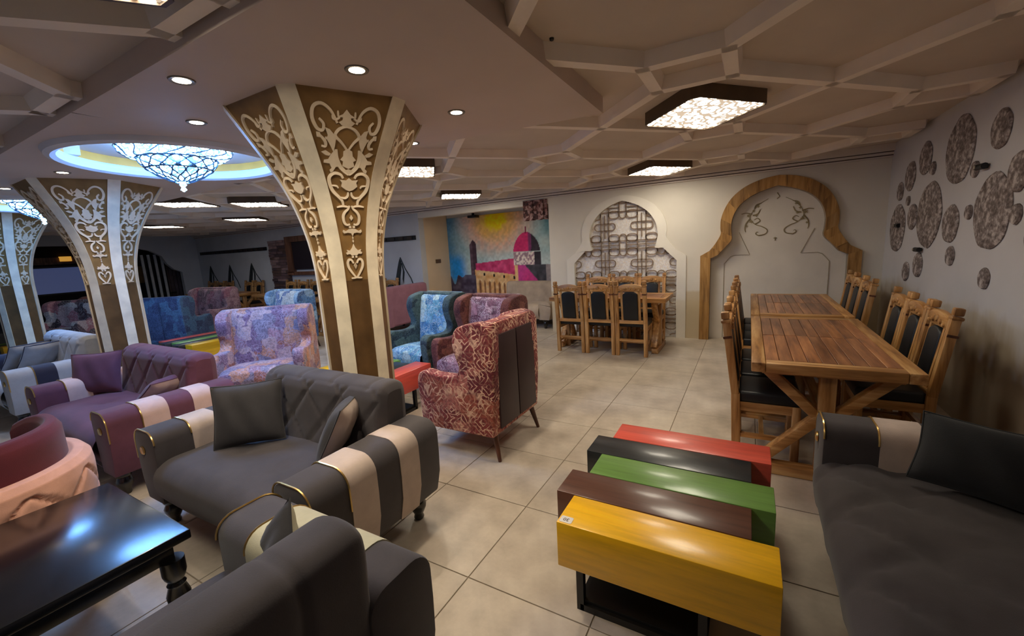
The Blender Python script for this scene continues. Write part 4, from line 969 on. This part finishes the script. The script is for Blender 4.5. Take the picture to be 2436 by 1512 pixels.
# ---- round tub chair
tb = thing('tub_chair', 'round tub chair in burgundy with quilted peach outer shell', 'armchair', (-3.285, .27, 0), 0)
f_peach = fabric('peach_velvet', srgb(214, 160, 138)); f_burg = fabric('burgundy_velvet', srgb(92, 34, 44))
A0, A1 = R(-100), R(118)
def shell(u, v_):
    a = A0+(A1-A0)*u; pth = [(.40, .08), (.445, .16), (.47, .34), (.475, .50), (.47, .555), (.445, .59), (.405, .595), (.37, .57), (.355, .52), (.35, .40)]
    i = v_*(len(pth)-1); q = min(len(pth)-2, int(i)); f = i-q; r = pth[q][0]*(1-f)+pth[q+1][0]*f; z = pth[q][1]*(1-f)+pth[q+1][1]*f
    if .10 < z < .52 and r > .39:
        arc = a*.47; g1 = abs(((arc+(z-.12)*1.1)/.30+.5) % 1-.5)*.30; g2 = abs(((arc-(z-.12)*1.1)/.30+.5) % 1-.5)*.30; r -= .024*max(groove(g1, .012), groove(g2, .012))
    return (r*math.cos(a), r*math.sin(a), z)
g_ = MB().grid(shell, 200, 70)
obj('outer_shell', g_, f_peach, tb, smooth=3.0)
def inner(u, v_):
    a = R(-95)+(R(225))*u; e = min(u, 1-u)*8; tp = .77-.05*max(0, 1-e)**2
    pth = [(.375, .30), (.385, .55), (.385, tp-.04), (.365, tp), (.33, tp+.004), (.305, tp-.03), (.29, .45)]
    i = v_*(len(pth)-1); q = min(len(pth)-2, int(i)); f = i-q; r = pth[q][0]*(1-f)+pth[q+1][0]*f; z = pth[q][1]*(1-f)+pth[q+1][1]*f
    return (r*math.cos(a), r*math.sin(a), z)
g_ = MB().grid(inner, 60, 24)
for uu in (0, 1): g_.add([inner(uu, j/24) for j in range(25)], [tuple(range(25))])
obj('back_cushion', g_, f_burg, tb, smooth=1.2, tri=True)
obj('seat_cushion', MB().lathe([(.05, .30), (.33, .30), (.355, .34), (.35, .42), (.31, .45), (.05, .455)], 40), f_burg, tb, smooth=True)
obj('base', MB().lathe([(.05, .05), (.38, .05), (.40, .09), (.38, .30), (.05, .30)], 40), f_peach, tb, smooth=0.6)
for k in range(4):
    a = PI/4+k*PI/2; obj('foot', MB().lathe([(.02, 0), (.026, .05)], 12, (.28*math.cos(a), .28*math.sin(a), 0)), m_blackm, tb, smooth=True)

# ---- dining chairs and tables
def chair_proto():
    s = thing('dining_chair', 'x', 'chair', (0, 0, 0), 0, 'carved wooden dining chairs')
    for sg in (-1, 1):
        post = obj('rear_post', MB().bar((sg*.186, .150, 0), (sg*.186, .165, .46), .050, .055, (0, 1, 0)).bar((sg*.186, .165, .44), (sg*.182, .235, .955), .050, .050, (0, 1, 0)), m_wood, s, bevel=.007)
        obj('finial', MB().bar((sg*.182, .236, .945), (sg*.182, .240, .968), .062, .06, (0, 1, 0)).bar((sg*.182, .240, .972), (sg*.182, .246, 1.02), .052, .05, (0, 1, 0)), m_wood, post, bevel=.009)
        obj('post_band', MB().bar((sg*.184, .222, .84), (sg*.184, .225, .856), .054, .054, (0, 1, 0)), m_legwood, post)
        obj('front_leg', MB().bar((sg*.175, -.19, 0), (sg*.175, -.19, .40), .048, .048), m_wood, s, bevel=.006)
        obj('side_stretcher', MB().bar((sg*.178, -.18, .16), (sg*.185, .155, .16), .03, .028), m_wood_y, s)
        obj('side_rail', MB().bar((sg*.178, -.19, .37), (sg*.186, .155, .37), .03, .06), m_wood_y, s)
        obj('back_slat', MB().bar((sg*.112, .166, .49), (sg*.112, .222, .885), .028, .022, (0, 1, 0)), m_wood, s)
    obj('front_rail', MB().bar((-.17, -.19, .37), (.17, -.19, .37), .03, .06), m_wood_x, s)
    obj('rear_rail', MB().bar((-.18, .166, .468), (.18, .166, .468), .032, .045), m_wood_x, s, bevel=.004)
    obj('cross_stretcher', MB().bar((-.18, 0, .16), (.18, 0, .16), .028, .026), m_wood_x, s)
    obj('rear_stretcher', MB().bar((-.18, .155, .22), (.18, .155, .22), .026, .03), m_wood_x, s)
    top = [(-.165, .88), (.165, .88), (.165, .925)]+[(.165*math.cos(PI*k/10), .925+.055*math.sin(PI*k/10)) for k in range(1, 10)]+[(-.165, .925)]
    m = MB().prism(top, 'xz', .205, .243)
    crest = obj('crest_rail', m, m_wood_x, s, bevel=.006)
    for yy, dr in ((.204, -1), (.244, 1)):
        for x, z, r in ((0, .93, .026), (-.06, .915, .018), (.06, .915, .018), (-.115, .902, .014), (.115, .902, .014)):
            o_ = obj('carving', MB().lathe([(r, 0), (r*.85, .008), (r*.4, .012), (.002, .012)], 10), m_wood, crest, smooth=True); o_.location = (x, yy, z); o_.rotation_euler = (-dr*PI/2, 0, 0)
    bp2 = [(-.098, .505), (.098, .505), (.098, .83)]+[(.098*math.cos(PI*k/8), .83+.048*math.sin(PI*k/8)) for k in range(1, 8)]+[(-.098, .83)]
    m = MB().prism(bp2, 'xz', -.024, .024); m.v = [(x, y+.170+(z-.49)*.14, z) for x, y, z in m.v]
    obj('back_pad', m, m_leather, s, bevel=.012, seg=3)
    obj('seat_pad', MB().box(-.195, .195, -.215, .145, .395, .475), m_leather, s, bevel=.02, seg=3)
    return s
cp0 = chair_proto(); first = [True]
def chair(x, y, rz, lb):
    if first[0]: cp0.location = (x, y, 0); cp0.rotation_euler = (0, 0, rz); cp0['label'] = lb; first[0] = False; return cp0
    return dup(cp0, (x, y, 0), rz, lb)
for i, y in enumerate((3.66, 4.08, 4.50)): chair(.87, y, -PI/2, ['carved dining chair at the wall side of the near table, closest to the dark sofa', 'carved dining chair at the wall side of the near table, middle one', 'carved dining chair at the wall side of the near table, farthest one'][i])
for i, y in enumerate((5.60, 6.02, 6.44)): chair(.87, y, -PI/2, ['carved dining chair at the wall side of the far table, nearest one', 'carved dining chair at the wall side of the far table, middle one', 'carved dining chair at the wall side of the far table, beside the corner'][i])
for i, y in enumerate((3.32, 3.76, 4.20)): chair(.115, y, PI/2, ['carved dining chair on the aisle side of the near table, closest to the colour-bar table', 'carved dining chair on the aisle side of the near table, middle one', 'carved dining chair on the aisle side of the near table, farthest one'][i])
for i, y in enumerate((5.0, 5.44, 5.88)): chair(.115, y, PI/2, ['carved dining chair on the aisle side of the far table, nearest one', 'carved dining chair on the aisle side of the far table, middle one', 'carved dining chair on the aisle side of the far table, nearest the arch'][i])
for i, x in enumerate((-2.19, -1.76, -1.33)): chair(x, 5.66, PI, ['carved chair with its back turned at the screen table, left one', 'carved chair with its back turned at the screen table, middle one', 'carved chair with its back turned at the screen table, right one'][i])
for i, x in enumerate((-2.15, -1.72, -1.30)): chair(x, 6.46, 0, ['carved chair facing out in front of the lattice screen, left one', 'carved chair facing out in front of the lattice screen, middle one', 'carved chair facing out in front of the lattice screen, right one'][i])
for i, x in enumerate((-14.5, -14.0, -13.5, -12.45, -11.95)): chair(x, 6.5, 0, ['carved chair at the far left table, leftmost of the wall row', 'carved chair at the far left table, second of the wall row', 'carved chair at the far left table, third of the wall row', 'carved chair at the far left table, fourth of the wall row', 'carved chair at the far left table, rightmost of the wall row'][i])
for i, x in enumerate((-10.4, -9.9, -9.4)): chair(x, 6.45, 0, ['carved chair under the framed board, left one', 'carved chair under the framed board, middle one', 'carved chair under the framed board, right one'][i])
chair(-7.25, 6.42, 0, 'carved chair by the far wall just right of the scrollwork pillar, left one'); chair(-6.8, 6.42, 0, 'carved chair by the far wall just right of the scrollwork pillar, right one')
plank_me = {}
def dining_table(label, loc, rz, L=1.66, W=.80, np_=9):
    s = thing('dining_table', label, 'table', loc, rz, 'rustic wooden dining tables'); zt = .76
    for sg in (-1, 1):
        a, b = sorted((sg*(W/2-.075), sg*W/2)); obj('long_frame_board', MB().box(a, b, -L/2, L/2, .70, zt), m_wood_y, s, bevel=.006)
        a, b = sorted((sg*(L/2-.09), sg*L/2)); obj('end_frame_board', MB().box(-W/2+.076, W/2-.076, a, b, .70, zt), m_wood_x, s, bevel=.006)
    obj('under_board', MB().box(-W/2+.05, W/2-.05, -L/2+.05, L/2-.05, .70, .735), m_wood_y, s)
    iw = (W-.152)/np_; il = (L-.184)/2
    key = (L, W)
    if key not in plank_me: plank_me[key] = make_mesh('plank', MB().box(-iw/2+.0015, iw/2-.0015, -il/2+.0015, il/2-.0015, 0, .024), m_plank, bevel=.002, seg=1, smooth=False)
    rp = random.Random(int(abs(loc[0]*100)+loc[1]*10))
    for r_ in (-1, 1):
        for i in range(np_):
            o_ = obj('plank', plank_me[key], None, s); o_.location = (-W/2+.076+iw*(i+.5), r_*(il/2+.001), .733+rp.random()*.004)
    for sg in (-1, 1):
        y = sg*(L/2-.14)
        obj('trestle_foot', MB().bar((-W/2+.03, y, .035), (W/2-.03, y, .035), .09, .07), m_wood_x, s, bevel=.01)
        obj('trestle_post', MB().bar((0, y, .06), (0, y, .70), .085, .075, (0, 1, 0)), m_wood, s, bevel=.01)
        for q in (-1, 1):
            obj('brace', MB().bar((q*(W/2-.08), y-.02*sg, .69), (q*.03, y-.02*sg, .40), .06, .075, (0, 1, 0)), m_wood_x, s, bevel=.012)
            obj('brace', MB().bar((q*.03, y-.02*sg, .40), (q*(W/2-.07), y-.02*sg, .07), .06, .085, (0, 1, 0)), m_wood_x, s, bevel=.012)
        obj('top_batten', MB().bar((-W/2+.06, y, .685), (W/2-.06, y, .685), .08, .035), m_wood_x, s)
    obj('long_stretcher', MB().bar((0, -L/2+.16, .40), (0, L/2-.16, .40), .05, .07), m_wood_y, s, bevel=.008)
    return s
dining_table('near rustic dining table by the right wall, next to the dark sofa', (.435, 3.69, 0), 0, 1.68)
dining_table('far rustic dining table by the right wall, in front of the wooden arch', (.435, 5.45, 0), 0, 1.62)
dining_table('rustic dining table in front of the lattice screen', (-1.76, 6.0, 0), PI/2, 1.66, .66)
dining_table('rustic dining table at the far left wall', (-12.4, 5.95, 0), PI/2, 2.4, .70)
dining_table('rustic dining table under the framed board', (-9.6, 5.95, 0), PI/2, 1.5, .70)
dining_table('rustic dining table by the far wall right of the scrollwork pillar', (-7.3, 5.7, 0), 0, 1.2, .66)
